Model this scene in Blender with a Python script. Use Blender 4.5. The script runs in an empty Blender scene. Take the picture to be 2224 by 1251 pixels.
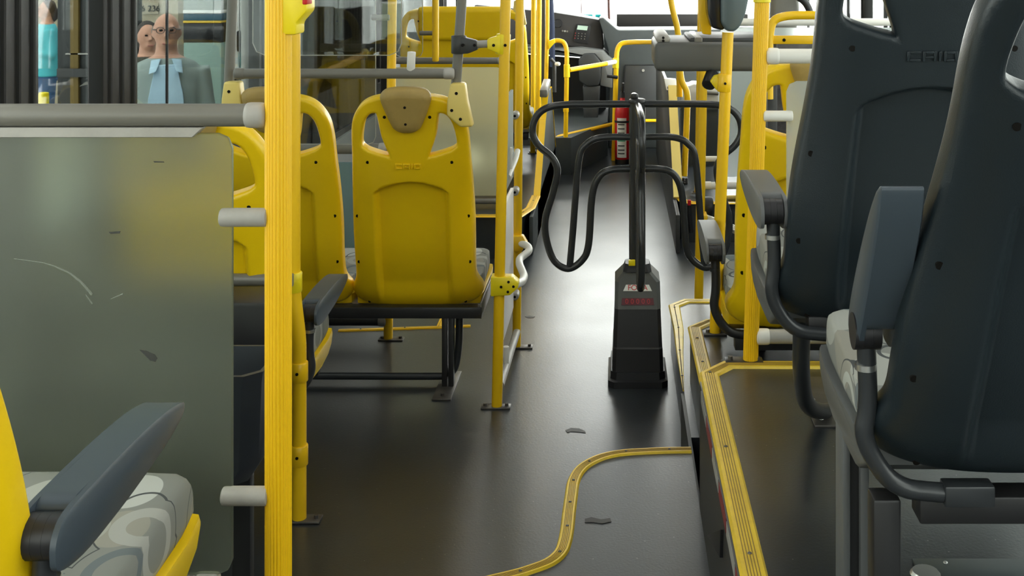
import bpy, bmesh, math, random
from mathutils import Vector, Matrix

random.seed(7)
F, CX, CY, H = 2500.0, 1340.0, -90.0, 1.46      # focal length and vanishing point of the bus axis, camera height


def W(px, py, Y):
    """point of the bus at distance Y in front of the camera"""
    return Vector(((px - CX) * Y / F, Y, H - (py - CY) * Y / F))


def G(px, py, z):
    """point of the bus at height z"""
    return W(px, py, (H - z) * F / (py - CY))


scene = bpy.context.scene
COL = scene.collection
BASE = {}

# ------------------------------------------------------------------ materials
MATS = {}


def mat(name, col, rough=0.5, metal=0.0, spec=0.5, bump=0.0, bscale=60.0, dirt=0.0, dscale=6.0, dcol=(.05, .045, .04), coat=0.0,
        emit=None, estr=0.0):
    m = bpy.data.materials.new(name)
    m.use_nodes = True
    nt = m.node_tree
    b = nt.nodes["Principled BSDF"]
    b.inputs["Base Color"].default_value = (*col, 1)
    b.inputs["Roughness"].default_value = rough
    b.inputs["Metallic"].default_value = metal
    b.inputs["Specular IOR Level"].default_value = spec
    b.inputs["Coat Weight"].default_value = coat
    if emit:
        b.inputs["Emission Color"].default_value = (*emit, 1)
        b.inputs["Emission Strength"].default_value = estr
    tc = nt.nodes.new("ShaderNodeTexCoord")
    if dirt > 0:
        n = nt.nodes.new("ShaderNodeTexNoise")
        n.inputs["Scale"].default_value = dscale
        n.inputs["Detail"].default_value = 8
        n.inputs["Roughness"].default_value = .65
        nt.links.new(tc.outputs["Object"], n.inputs["Vector"])
        r = nt.nodes.new("ShaderNodeValToRGB")
        r.color_ramp.elements[0].position = .42
        r.color_ramp.elements[0].color = (0, 0, 0, 1)
        r.color_ramp.elements[1].position = .75
        r.color_ramp.elements[1].color = (dirt, dirt, dirt, 1)
        nt.links.new(n.outputs["Fac"], r.inputs["Fac"])
        mx = nt.nodes.new("ShaderNodeMixRGB")
        mx.inputs[1].default_value = (*col, 1)
        mx.inputs[2].default_value = (*dcol, 1)
        nt.links.new(r.outputs["Color"], mx.inputs["Fac"])
        nt.links.new(mx.outputs["Color"], b.inputs["Base Color"])
    if bump > 0:
        n2 = nt.nodes.new("ShaderNodeTexNoise")
        n2.inputs["Scale"].default_value = bscale
        n2.inputs["Detail"].default_value = 4
        nt.links.new(tc.outputs["Object"], n2.inputs["Vector"])
        bp = nt.nodes.new("ShaderNodeBump")
        bp.inputs["Strength"].default_value = bump
        bp.inputs["Distance"].default_value = .004
        nt.links.new(n2.outputs["Fac"], bp.inputs["Height"])
        nt.links.new(bp.outputs["Normal"], b.inputs["Normal"])
    MATS[name] = m
    return m


YEL = mat("yellow plastic", (.95, .625, .005), .34, dirt=.15, dscale=5, dcol=(.5, .30, .01))
YPOLE = mat("yellow pole paint", (.93, .56, .008), .34, dirt=.15, dscale=2.5, dcol=(.5, .27, .01))
YPALE = mat("pale yellow plastic", (.80, .62, .17), .42)
YBRIGHT = mat("bright yellow plastic", (.90, .70, .01), .36)
TAN = mat("ochre headrest foam", (.42, .29, .085), .5, dirt=.3, dscale=12, dcol=(.17, .11, .04))
DARK = mat("charcoal plastic", (.0135, .0205, .025), .36, bump=.1, bscale=500)
DARKARM = mat("slate armrest plastic", (.050, .066, .082), .40)
GREYARM = mat("grey armrest plastic", (.11, .115, .115), .45)
BLACK = mat("black plastic", (.012, .012, .014), .45)
FRAME = mat("dark grey enamel", (.028, .031, .034), .30)
FRAMEB = mat("black enamel frame", (.017, .017, .018), .38)
TURN = mat("turnstile enamel", (.030, .032, .034), .25)
TURNBOX = mat("turnstile housing plastic", (.018, .017, .018), .36)
TURNTOP = mat("turnstile housing top", (.075, .077, .072), .42)
GREYT = mat("grey tube", (.18, .172, .148), .36, dirt=.25, dscale=4, dcol=(.12, .115, .095))
GREYL = mat("light grey cap", (.40, .385, .35), .45, dirt=.4, dscale=14, dcol=(.2, .19, .17))
WHITEP = mat("white plastic", (.78, .76, .70), .38)
SILVER = mat("bare metal", (.62, .62, .60), .28, metal=.9)
STEEL = mat("worn steel plate", (.13, .12, .11), .42, metal=.6, dirt=.5, dscale=30)
HOLE = mat("screw recess", (.004, .003, .002), .7, spec=.2)
RIBY = mat("ribbed yellow sleeve", (.93, .56, .008), .36)
GLOSSBLK = mat("gloss black", (.01, .01, .012), .2)
RED = mat("red enamel", (.55, .012, .015), .35)
REDDIM = mat("red display window", (.10, .016, .024), .35)
LABEL = mat("white label", (.75, .75, .70), .5)
GREENL = mat("green label print", (.05, .35, .2), .5)
WALLM = mat("grey wall laminate", (.17, .18, .175), .5, dirt=.3, dscale=3, dcol=(.1, .1, .1))
DWALL = mat("dark interior panel", (.045, .045, .045), .5)
PILLAR = mat("black window rubber", (.011, .0105, .010), .55, spec=.35)
BULK = mat("blue grey bulkhead", (.055, .063, .063), .55, spec=.25, dirt=.3, dscale=5, dcol=(.1, .11, .11))
BULKD = mat("dark grey bulkhead flap", (.034, .036, .036), .45)
DASH = mat("dark dashboard plastic", (.028, .025, .024), .5)
DASHG = mat("grey dashboard plastic", (.17, .175, .17), .5)
CEIL = mat("white ceiling laminate", (.50, .52, .53), .5)
GROUND = mat("pale concrete paving", (.48, .49, .49), .9, dirt=.4, dscale=.8, dcol=(.37, .38, .38))
NAVY = mat("navy seat belt webbing", (.02, .03, .07), .7)
GREYDESK = mat("grey desk moulding", (.09, .092, .087), .45)
SKIN = mat("skin", (.58, .30, .20), .5)
HAIRM = mat("dark hair", (.03, .02, .015), .6)
SHIRT = mat("light blue cloth", (.42, .60, .72), .8)
JACKET = mat("grey green cloth", (.27, .33, .31), .8)
TURQ = mat("turquoise cloth", (.08, .52, .58), .8)
DENIM = mat("blue denim", (.05, .12, .25), .85)
TROUS = mat("dark trousers cloth", (.06, .06, .065), .85)
TEALB = mat("pale teal bus paint", (.24, .36, .31), .35)
WHITEB = mat("white vehicle paint", (.8, .8, .78), .3)
YSTR = mat("yellow stripe paint", (.75, .5, .05), .4)
TANW = mat("tan rendered wall", (.40, .35, .25), .85, dirt=.3, dscale=2, dcol=(.3, .26, .2))
MAROON = mat("maroon paint", (.30, .02, .05), .35)
LAMP = mat("added lamp diffuser", (.9, .9, .88), .5, emit=(1, .99, .95), estr=2.4)
LCD = mat("radio display", (.3, .38, .3), .3, emit=(.45, .62, .5), estr=.35)
REDLED = mat("red indicator", (.28, .02, .025), .4, emit=(.8, .06, .06), estr=.05)


def floor_mat():
    m = mat("grey vinyl floor", (.055, .056, .055), .4)
    nt = m.node_tree
    b = nt.nodes["Principled BSDF"]
    tc = nt.nodes.new("ShaderNodeTexCoord")
    n = nt.nodes.new("ShaderNodeTexNoise")
    n.inputs["Scale"].default_value = 2.2
    n.inputs["Detail"].default_value = 10
    n.inputs["Roughness"].default_value = .7
    nt.links.new(tc.outputs["Object"], n.inputs["Vector"])
    r = nt.nodes.new("ShaderNodeValToRGB")
    r.color_ramp.elements[0].position = .35
    r.color_ramp.elements[0].color = (.015, .0185, .022, 1)
    r.color_ramp.elements[1].position = .7
    r.color_ramp.elements[1].color = (.027, .0315, .036, 1)
    nt.links.new(n.outputs["Fac"], r.inputs["Fac"])
    sp = nt.nodes.new("ShaderNodeTexVoronoi")
    sp.inputs["Scale"].default_value = 34
    nt.links.new(tc.outputs["Object"], sp.inputs["Vector"])
    r2 = nt.nodes.new("ShaderNodeValToRGB")
    r2.color_ramp.elements[0].position = .035
    r2.color_ramp.elements[0].color = (.45, .45, .45, 1)
    r2.color_ramp.elements[1].position = .055
    r2.color_ramp.elements[1].color = (0, 0, 0, 1)
    nt.links.new(sp.outputs["Distance"], r2.inputs["Fac"])
    mx = nt.nodes.new("ShaderNodeMixRGB")
    mx.inputs[2].default_value = (.4, .4, .37, 1)
    nt.links.new(r2.outputs["Color"], mx.inputs["Fac"])
    nt.links.new(r.outputs["Color"], mx.inputs[1])
    nt.links.new(mx.outputs["Color"], b.inputs["Base Color"])
    n3 = nt.nodes.new("ShaderNodeTexNoise")
    n3.inputs["Scale"].default_value = 2.5
    n3.inputs["Detail"].default_value = 8
    nt.links.new(tc.outputs["Object"], n3.inputs["Vector"])
    mr = nt.nodes.new("ShaderNodeMapRange")
    mr.inputs[1].default_value = .3
    mr.inputs[2].default_value = .7
    mr.inputs[3].default_value = .29
    mr.inputs[4].default_value = .345
    nt.links.new(n3.outputs["Fac"], mr.inputs[0])
    nt.links.new(mr.outputs[0], b.inputs["Roughness"])
    n2 = nt.nodes.new("ShaderNodeTexNoise")
    n2.inputs["Scale"].default_value = 160
    nt.links.new(tc.outputs["Object"], n2.inputs["Vector"])
    bp = nt.nodes.new("ShaderNodeBump")
    bp.inputs["Strength"].default_value = .10
    bp.inputs["Distance"].default_value = .003
    nt.links.new(n2.outputs["Fac"], bp.inputs["Height"])
    nt.links.new(bp.outputs["Normal"], b.inputs["Normal"])
    b.inputs["Specular IOR Level"].default_value = .85
    return m


FLOOR = floor_mat()


def fabric_mat():
    m = mat("patterned seat fabric", (.3, .3, .28), .8)
    nt = m.node_tree
    b = nt.nodes["Principled BSDF"]
    tc = nt.nodes.new("ShaderNodeTexCoord")
    cur = None

    def layer(scale, loc, stops, cols, cur):
        """round patches: colour taken per cell, shown where the distance ramp allows"""
        mp = nt.nodes.new("ShaderNodeMapping")
        mp.inputs["Location"].default_value = loc
        nt.links.new(tc.outputs["Object"], mp.inputs["Vector"])
        v = nt.nodes.new("ShaderNodeTexVoronoi")
        v.inputs["Scale"].default_value = scale
        nt.links.new(mp.outputs[0], v.inputs["Vector"])
        sx = nt.nodes.new("ShaderNodeSeparateColor")
        nt.links.new(v.outputs["Color"], sx.inputs[0])
        r = nt.nodes.new("ShaderNodeValToRGB")
        r.color_ramp.interpolation = "CONSTANT"
        e = r.color_ramp.elements
        for i, (p, c) in enumerate(cols):
            x = e[i] if i < 2 else e.new(p)
            x.position = p
            x.color = (*c, 1)
        nt.links.new(sx.outputs[0], r.inputs["Fac"])
        f = nt.nodes.new("ShaderNodeValToRGB")
        f.color_ramp.interpolation = "CONSTANT"
        e = f.color_ramp.elements
        for i, (p, q) in enumerate(stops):
            x = e[i] if i < 2 else e.new(p)
            x.position = p
            x.color = (q, q, q, 1)
        nt.links.new(v.outputs["Distance"], f.inputs["Fac"])
        mx = nt.nodes.new("ShaderNodeMixRGB")
        nt.links.new(f.outputs["Color"], mx.inputs["Fac"])
        if cur is None:
            mx.inputs[1].default_value = (.20, .205, .185, 1)
        else:
            nt.links.new(cur, mx.inputs[1])
        nt.links.new(r.outputs["Color"], mx.inputs[2])
        return mx.outputs["Color"]

    G1 = [(0, (.34, .345, .31)), (.35, (.105, .125, .13)), (.6, (.26, .25, .21)), (.85, (.46, .47, .43))]
    cur = layer(6.6, (.1, .2, .3), [(0, 1), (.52, 0)], G1, cur)
    cur = layer(8.6, (.7, .15, .4), [(0, 1), (.36, 0)], [(0, (.42, .43, .40)), (.4, (.15, .17, .175)), (.78, (.30, .21, .04)), (.83, (.32, .32, .28))], cur)
    cur = layer(7.6, (.33, .61, .09), [(0, 0), (.27, 1), (.38, 0)], [(0, (.12, .14, .145)), (.45, (.40, .41, .37)), (.8, (.22, .22, .19)), (.9, (.33, .33, .3))], cur)
    cur = layer(7.6, (.33, .61, .09), [(0, 0), (.50, 1), (.515, 0)], [(0, (.05, .055, .055)), (.5, (.05, .055, .055))], cur)
    nt.links.new(cur, b.inputs["Base Color"])
    return m


FABRIC = fabric_mat()


def frosted(name, col, trans=.5, rough=.55):
    m = bpy.data.materials.new(name)
    m.use_nodes = True
    nt = m.node_tree
    nt.nodes.remove(nt.nodes["Principled BSDF"])
    out = nt.nodes["Material Output"]
    rf = nt.nodes.new("ShaderNodeBsdfRefraction")
    rf.inputs["Roughness"].default_value = rough
    rf.inputs["IOR"].default_value = 1.12
    rf.inputs["Color"].default_value = (*[min(1, c * 1.6) for c in col], 1)
    df = nt.nodes.new("ShaderNodeBsdfDiffuse")
    df.inputs["Color"].default_value = (*col, 1)
    tl = nt.nodes.new("ShaderNodeBsdfTranslucent")
    tl.inputs["Color"].default_value = (*col, 1)
    gl = nt.nodes.new("ShaderNodeBsdfGlossy")
    gl.inputs["Roughness"].default_value = .38
    m1 = nt.nodes.new("ShaderNodeMixShader")
    m1.inputs[0].default_value = .5
    nt.links.new(df.outputs[0], m1.inputs[1])
    nt.links.new(tl.outputs[0], m1.inputs[2])
    m2 = nt.nodes.new("ShaderNodeMixShader")
    # streaky smears on the frosting
    tc = nt.nodes.new("ShaderNodeTexCoord")
    n = nt.nodes.new("ShaderNodeTexNoise")
    n.inputs["Scale"].default_value = 5
    n.inputs["Detail"].default_value = 8
    nt.links.new(tc.outputs["Object"], n.inputs["Vector"])
    mr = nt.nodes.new("ShaderNodeMapRange")
    mr.inputs[3].default_value = trans - .08
    mr.inputs[4].default_value = trans + .08
    nt.links.new(n.outputs["Fac"], mr.inputs[0])
    nt.links.new(mr.outputs[0], m2.inputs[0])
    nt.links.new(m1.outputs[0], m2.inputs[1])
    nt.links.new(rf.outputs[0], m2.inputs[2])
    m3 = nt.nodes.new("ShaderNodeMixShader")
    m3.inputs[0].default_value = .05
    nt.links.new(m2.outputs[0], m3.inputs[1])
    nt.links.new(gl.outputs[0], m3.inputs[2])
    nt.links.new(m3.outputs[0], out.inputs["Surface"])
    return m


FROST = frosted("frosted acrylic", (.50, .53, .46), .88, .46)
FROSTW = frosted("warm frosted acrylic", (.66, .64, .50), .55, .4)
FROSTR = frosted("pale frosted acrylic", (.62, .68, .66), .55, .45)


def glass(name, tint, refl=.08):
    m = bpy.data.materials.new(name)
    m.use_nodes = True
    nt = m.node_tree
    nt.nodes.remove(nt.nodes["Principled BSDF"])
    out = nt.nodes["Material Output"]
    tr = nt.nodes.new("ShaderNodeBsdfTransparent")
    tr.inputs["Color"].default_value = (*tint, 1)
    gl = nt.nodes.new("ShaderNodeBsdfGlossy")
    gl.inputs["Roughness"].default_value = .02
    mx = nt.nodes.new("ShaderNodeMixShader")
    mx.inputs[0].default_value = refl
    nt.links.new(tr.outputs[0], mx.inputs[1])
    nt.links.new(gl.outputs[0], mx.inputs[2])
    nt.links.new(mx.outputs[0], out.inputs["Surface"])
    return m


CLEAR = glass("clear glass", (.90, .92, .91), .05)
TINT = glass("tinted window glass", (.47, .49, .48), .07)  # tint put in to dim the daylight from sides and rear
DTINT = glass("dark tinted glass", (.16, .16, .152), .05)  # darker copy that holds down the bright outdoors
MTINT = glass("medium tinted glass", (.27, .29, .285), .06)  # darker copy that dims the people outside
WGLASS = glass("window glass", (.93, .95, .94), .05)


# ------------------------------------------------------------------ mesh helpers
def fillet(path, d, n=6, closed=False):
    P = [Vector(p) for p in path]
    if d <= 0 or len(P) < 3:
        return P
    out = [P[0]]
    for i in range(1, len(P) - 1):
        a, b, c = P[i - 1], P[i], P[i + 1]
        d1 = min(d, (a - b).length * .48)
        d2 = min(d, (c - b).length * .48)
        s = b + (a - b).normalized() * d1
        e = b + (c - b).normalized() * d2
        for k in range(n + 1):
            t = k / n
            out.append(s * (1 - t) ** 2 + b * 2 * t * (1 - t) + e * t * t)
    out.append(P[-1])
    return out


def catmull(pts, n=6, closed=False):
    P = [Vector(p) for p in pts]
    out = []
    m = len(P)
    rng = range(m) if closed else range(m - 1)
    for i in rng:
        p1, p2 = P[i], P[(i + 1) % m]
        p0 = P[(i - 1) % m] if (closed or i > 0) else p1
        p3 = P[(i + 2) % m] if (closed or i + 2 < m) else p2
        for k in range(n):
            t = k / n
            out.append(.5 * ((2 * p1) + (p2 - p0) * t + (2 * p0 - 5 * p1 + 4 * p2 - p3) * t * t + (3 * p1 - p0 - 3 * p2 + p3) * t ** 3))
    if not closed:
        out.append(P[-1])
    return out


class MB:
    def __init__(self):
        self.bm = bmesh.new()

    def _faces(self, rings, cap0=True, cap1=True):
        for a, b in zip(rings[:-1], rings[1:]):
            n = len(a)
            for i in range(n):
                self.bm.faces.new((a[i], a[(i + 1) % n], b[(i + 1) % n], b[i]))
        if cap0:
            self.bm.faces.new(list(reversed(rings[0])))
        if cap1:
            self.bm.faces.new(rings[-1])

    def tube(self, path, r, seg=14, fil=0.0, fn=6, ribs=0, ribd=0.0, smooth=False):
        P = catmull(path, 6) if smooth else fillet(path, fil, fn)
        Q = [P[0]]
        for p in P[1:]:
            if (p - Q[-1]).length > 1e-5:
                Q.append(p)
        P = Q
        n = len(P)
        rr = r if isinstance(r, (list, tuple)) else None
        T = []
        for i in range(n):
            a = P[max(i - 1, 0)]
            b = P[min(i + 1, n - 1)]
            T.append((b - a).normalized())
        up = Vector((0, 0, 1)) if abs(T[0].z) < .9 else Vector((0, 1, 0))
        N = (up - T[0] * up.dot(T[0])).normalized()
        rings = []
        for i in range(n):
            if i > 0:
                N = (N - T[i] * N.dot(T[i])).normalized()
            B = T[i].cross(N)
            ri = (rr[0] + (rr[1] - rr[0]) * i / (n - 1)) if rr else r
            ring = []
            for k in range(seg):
                a = 2 * math.pi * k / seg
                q = ri
                if ribs:
                    q = ri - ribd * (.5 - .5 * math.cos(ribs * a)) ** 2
                ring.append(self.bm.verts.new(P[i] + N * (q * math.cos(a)) + B * (q * math.sin(a))))
            rings.append(ring)
        self._faces(rings)
        return self

    def cyl(self, p0, p1, r0, r1=None, seg=16):
        r1 = r0 if r1 is None else r1
        return self.tube([p0, p1], [r0, r1], seg)

    def capped(self, p0, p1, r, seg=16, k=.35):
        """cylinder with rounded ends"""
        p0, p1 = Vector(p0), Vector(p1)
        d = (p1 - p0)
        L = d.length
        d.normalize()
        up = Vector((0, 0, 1)) if abs(d.z) < .9 else Vector((0, 1, 0))
        N = (up - d * up.dot(d)).normalized()
        B = d.cross(N)
        prof = [(0, .55), (k * .12, .8), (k * .4, .95), (k, 1)]
        st = [(t * r, q * r) for t, q in prof] + [(L - t * r, q * r) for t, q in reversed(prof)]
        rings = []
        for s, q in st:
            rings.append([self.bm.verts.new(p0 + d * s + N * q * math.cos(2 * math.pi * j / seg) + B * q * math.sin(2 * math.pi * j / seg)) for j in range(seg)])
        self._faces(rings)
        return self

    def box(self, lo, hi, bevel=0.0, seg=2, M=None):
        lo, hi = Vector(lo), Vector(hi)
        tmp = bmesh.new()
        bmesh.ops.create_cube(tmp, size=1)
        for v in tmp.verts:
            v.co = Vector((lo[i] + (v.co[i] + .5) * (hi[i] - lo[i]) for i in range(3)))
        if bevel > 0:
            bmesh.ops.bevel(tmp, geom=list(tmp.edges), offset=bevel, segments=seg, profile=.5, affect="EDGES")
        self._merge(tmp, M)
        return self

    def _merge(self, tmp, M=None):
        mp = {}
        for v in tmp.verts:
            mp[v] = self.bm.verts.new(M @ v.co if M else v.co)
        for f in tmp.faces:
            self.bm.faces.new([mp[v] for v in f.verts])
        tmp.free()

    def prism(self, pts, off, bevel=0.0, seg=2):
        """polygon (3-D points) pushed along the vector off"""
        tmp = bmesh.new()
        off = Vector(off)
        a = [tmp.verts.new(Vector(p)) for p in pts]
        b = [tmp.verts.new(Vector(p) + off) for p in pts]
        n = len(a)
        tmp.faces.new(list(reversed(a)))
        tmp.faces.new(b)
        for i in range(n):
            tmp.faces.new((a[i], a[(i + 1) % n], b[(i + 1) % n], b[i]))
        bmesh.ops.recalc_face_normals(tmp, faces=list(tmp.faces))
        if bevel > 0:
            bmesh.ops.bevel(tmp, geom=list(tmp.edges), offset=bevel, segments=seg, profile=.5, affect="EDGES")
        self._merge(tmp)
        return self

    def loft(self, secs):
        rings = [[self.bm.verts.new(Vector(p)) for p in s] for s in secs]
        self._faces(rings)
        return self

    def ball(self, c, r, seg=16):
        tmp = bmesh.new()
        bmesh.ops.create_uvsphere(tmp, u_segments=seg, v_segments=max(8, seg // 2), radius=1)
        r = r if isinstance(r, (tuple, list)) else (r, r, r)
        for v in tmp.verts:
            v.co = Vector((c[0] + v.co.x * r[0], c[1] + v.co.y * r[1], c[2] + v.co.z * r[2]))
        self._merge(tmp)
        return self

    def ribbon(self, path, w, z, h=.004, wr=None):
        """flat strip lying on height z along a 2-D path, left edge on the path when wr is given"""
        P = [Vector((p[0], p[1])) for p in path]
        n = len(P)
        L, R = [], []
        for i in range(n):
            d0 = (P[i] - P[i - 1]).normalized() if i > 0 else None
            d1 = (P[i + 1] - P[i]).normalized() if i < n - 1 else None
            d = ((d0 or d1) + (d1 or d0)).normalized()
            nrm = Vector((-d.y, d.x))
            k = 1.0
            if d0 and d1:
                k = 1 / max(.4, nrm.dot(Vector((-d0.y, d0.x))))
            ww = w[i] if isinstance(w, (list, tuple)) else w
            L.append(P[i] + nrm * ww * .5 * k)
            R.append(P[i] - nrm * ww * .5 * k)
        rings = []
        zz = z if isinstance(z, (list, tuple)) else [z] * n
        for i in range(n):
            a, b = L[i], R[i]
            e = (b - a) * .1
            rings.append([self.bm.verts.new((a.x, a.y, zz[i])), self.bm.verts.new((a.x + e.x, a.y + e.y, zz[i] + h)),
                          self.bm.verts.new((b.x - e.x, b.y - e.y, zz[i] + h)), self.bm.verts.new((b.x, b.y, zz[i]))])
        self._faces(rings)
        return self

    def build(self, name, m, parent=None, base=None, flat=False, sharp=38):
        bm = self.bm
        bmesh.ops.recalc_face_normals(bm, faces=list(bm.faces))
        if parent is not None:
            off = BASE[parent.name]
        elif base is not None:
            off = Vector(base)
        else:
            xs = [v.co.x for v in bm.verts]
            ys = [v.co.y for v in bm.verts]
            off = Vector(((min(xs) + max(xs)) / 2, (min(ys) + max(ys)) / 2, min(v.co.z for v in bm.verts)))
        for v in bm.verts:
            v.co -= off
        if not flat:
            for f in bm.faces:
                f.smooth = True
            for e in bm.edges:
                if len(e.link_faces) == 2 and e.calc_face_angle(0) > math.radians(sharp):
                    e.smooth = False
        me = bpy.data.meshes.new(name)
        bm.to_mesh(me)
        bm.free()
        me.materials.append(m)
        o = bpy.data.objects.new(name, me)
        COL.objects.link(o)
        if parent is not None:
            o.parent = parent
        else:
            o.location = off
        BASE[o.name] = off.copy()
        return o


def tag(o, label, cat, group=None, kind=None):
    o["label"] = label
    o["category"] = cat
    if group:
        o["group"] = group
    if kind:
        o["kind"] = kind
    return o


def thing(name, loc, label, cat, group=None):
    o = bpy.data.objects.new(name, None)
    o.empty_display_size = .05
    COL.objects.link(o)
    o.location = loc
    BASE[o.name] = Vector(loc)
    return tag(o, label, cat, group)


def struct(o, label=None):
    o["kind"] = "structure"
    if label:
        o["label"] = label
    return o


def text_mesh(name, s, size, m, parent, origin, right, up, depth=.0015):
    cu = bpy.data.curves.new(name, "FONT")
    cu.body = s
    cu.size = size
    cu.extrude = depth
    cu.align_x = "CENTER"
    cu.align_y = "CENTER"
    t = bpy.data.objects.new(name + "_tmp", cu)
    COL.objects.link(t)
    dg = bpy.context.evaluated_depsgraph_get()
    me = bpy.data.meshes.new_from_object(t.evaluated_get(dg))
    bpy.data.objects.remove(t)
    right, up = Vector(right).normalized(), Vector(up).normalized()
    nrm = right.cross(up)
    off = BASE[parent.name]
    for v in me.vertices:
        v.co = Vector(origin) + right * v.co.x + up * v.co.y + nrm * v.co.z - off
    me.materials.clear()
    me.materials.append(m)
    me.name = name
    o = bpy.data.objects.new(name, me)
    COL.objects.link(o)
    o.parent = parent
    return o


def copy_tree(o, parent=None):
    c = o.copy()
    COL.objects.link(c)
    if parent is not None:
        c.parent = parent
    for ch in list(o.children):
        copy_tree(ch, c)
    return c


# ------------------------------------------------------------------ seats
TILT = math.radians(14)
UPV = Vector((0, -math.sin(TILT), math.cos(TILT)))
NRM = Vector((0, -math.cos(TILT), -math.sin(TILT)))


def sstep(a, b, x):
    if a == b:
        return float(x > a)
    t = max(0.0, min(1.0, (x - a) / (b - a)))
    return t * t * (3 - 2 * t)


def seat_map(u, v, w, e=0.0, flare=0.0):
    hw = .205
    au = max(0.0, abs(u) - e)
    B = -.036 * (au / hw) ** 4 * (1 - .35 * sstep(.55, .72, v))
    t = max(0.0, (.07 - v) / .10)
    B -= .036 * t * t
    B += .014 * math.exp(-((v - .17) / .13) ** 2)
    k = 1 + flare * (1 - sstep(.12, .5, v))
    return Vector((u * k, 0, 0)) + UPV * v + NRM * (w + B)


OUT = [(0, -.026), (.11, -.025), (.175, -.019), (.208, -.006), (.224, .020), (.222, .049), (.211, .076), (.2045, .104), (.204, .16), (.2055, .28),
       (.202, .42), (.197, .52), (.194, .60), (.187, .655), (.171, .695), (.147, .725), (.115, .743), (.07, .752), (0, .756)]
CUT = [(.156, .588), (.1455, .651), (.127, .684), (.106, .692), (.100, .678), (.089, .61), (.068, .549), (.074, .545), (.115, .556), (.146, .568)]


def widen(p, e):
    return (p[0] + (e if p[0] > 0.03 else (-e if p[0] < -.03 else 0)), p[1])


def sheet(loops, extr, bev, ulines, vlines):
    """filled outline with holes, rounded rim, cut into a grid so that it can be bent"""
    cu = bpy.data.curves.new("outline", "CURVE")
    cu.dimensions = "2D"
    cu.fill_mode = "BOTH"
    cu.extrude = extr
    cu.bevel_depth = bev
    cu.bevel_resolution = 3
    cu.offset = -bev
    for lp in loops:
        sp = cu.splines.new("POLY")
        sp.points.add(len(lp) - 1)
        for q, p in zip(sp.points, lp):
            q.co = (p[0], p[1], 0, 1)
        sp.use_cyclic_u = True
    t = bpy.data.objects.new("outline", cu)
    COL.objects.link(t)
    dg = bpy.context.evaluated_depsgraph_get()
    me = bpy.data.meshes.new_from_object(t.evaluated_get(dg))
    bpy.data.objects.remove(t)
    bm = bmesh.new()
    bm.from_mesh(me)
    bpy.data.meshes.remove(me)
    bmesh.ops.remove_doubles(bm, verts=list(bm.verts), dist=2e-5)
    for x in ulines:
        bmesh.ops.bisect_plane(bm, geom=list(bm.verts) + list(bm.edges) + list(bm.faces), plane_co=(x, 0, 0), plane_no=(1, 0, 0), dist=1e-5)
    for y in vlines:
        bmesh.ops.bisect_plane(bm, geom=list(bm.verts) + list(bm.edges) + list(bm.faces), plane_co=(0, y, 0), plane_no=(0, 1, 0), dist=1e-5)
    return bm


def mirror_loop(half, e):
    r = [widen(p, e) for p in half]
    return r + [(-p[0], p[1]) for p in reversed(half_trim(r))]


def half_trim(r):
    return [p for p in r if abs(p[0]) > 1e-6]


def frange(a, b, s):
    n = int(round((b - a) / s))
    return [a + (b - a) * i / n for i in range(n + 1)]


def add_disc(mb, u, v, w, r, e, flare, d=.004):
    c0 = seat_map(u, v, w - d, e, flare)
    c1 = seat_map(u, v, w + .0008, e, flare)
    mb.cyl(c0, c1, r, r, 12)


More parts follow.
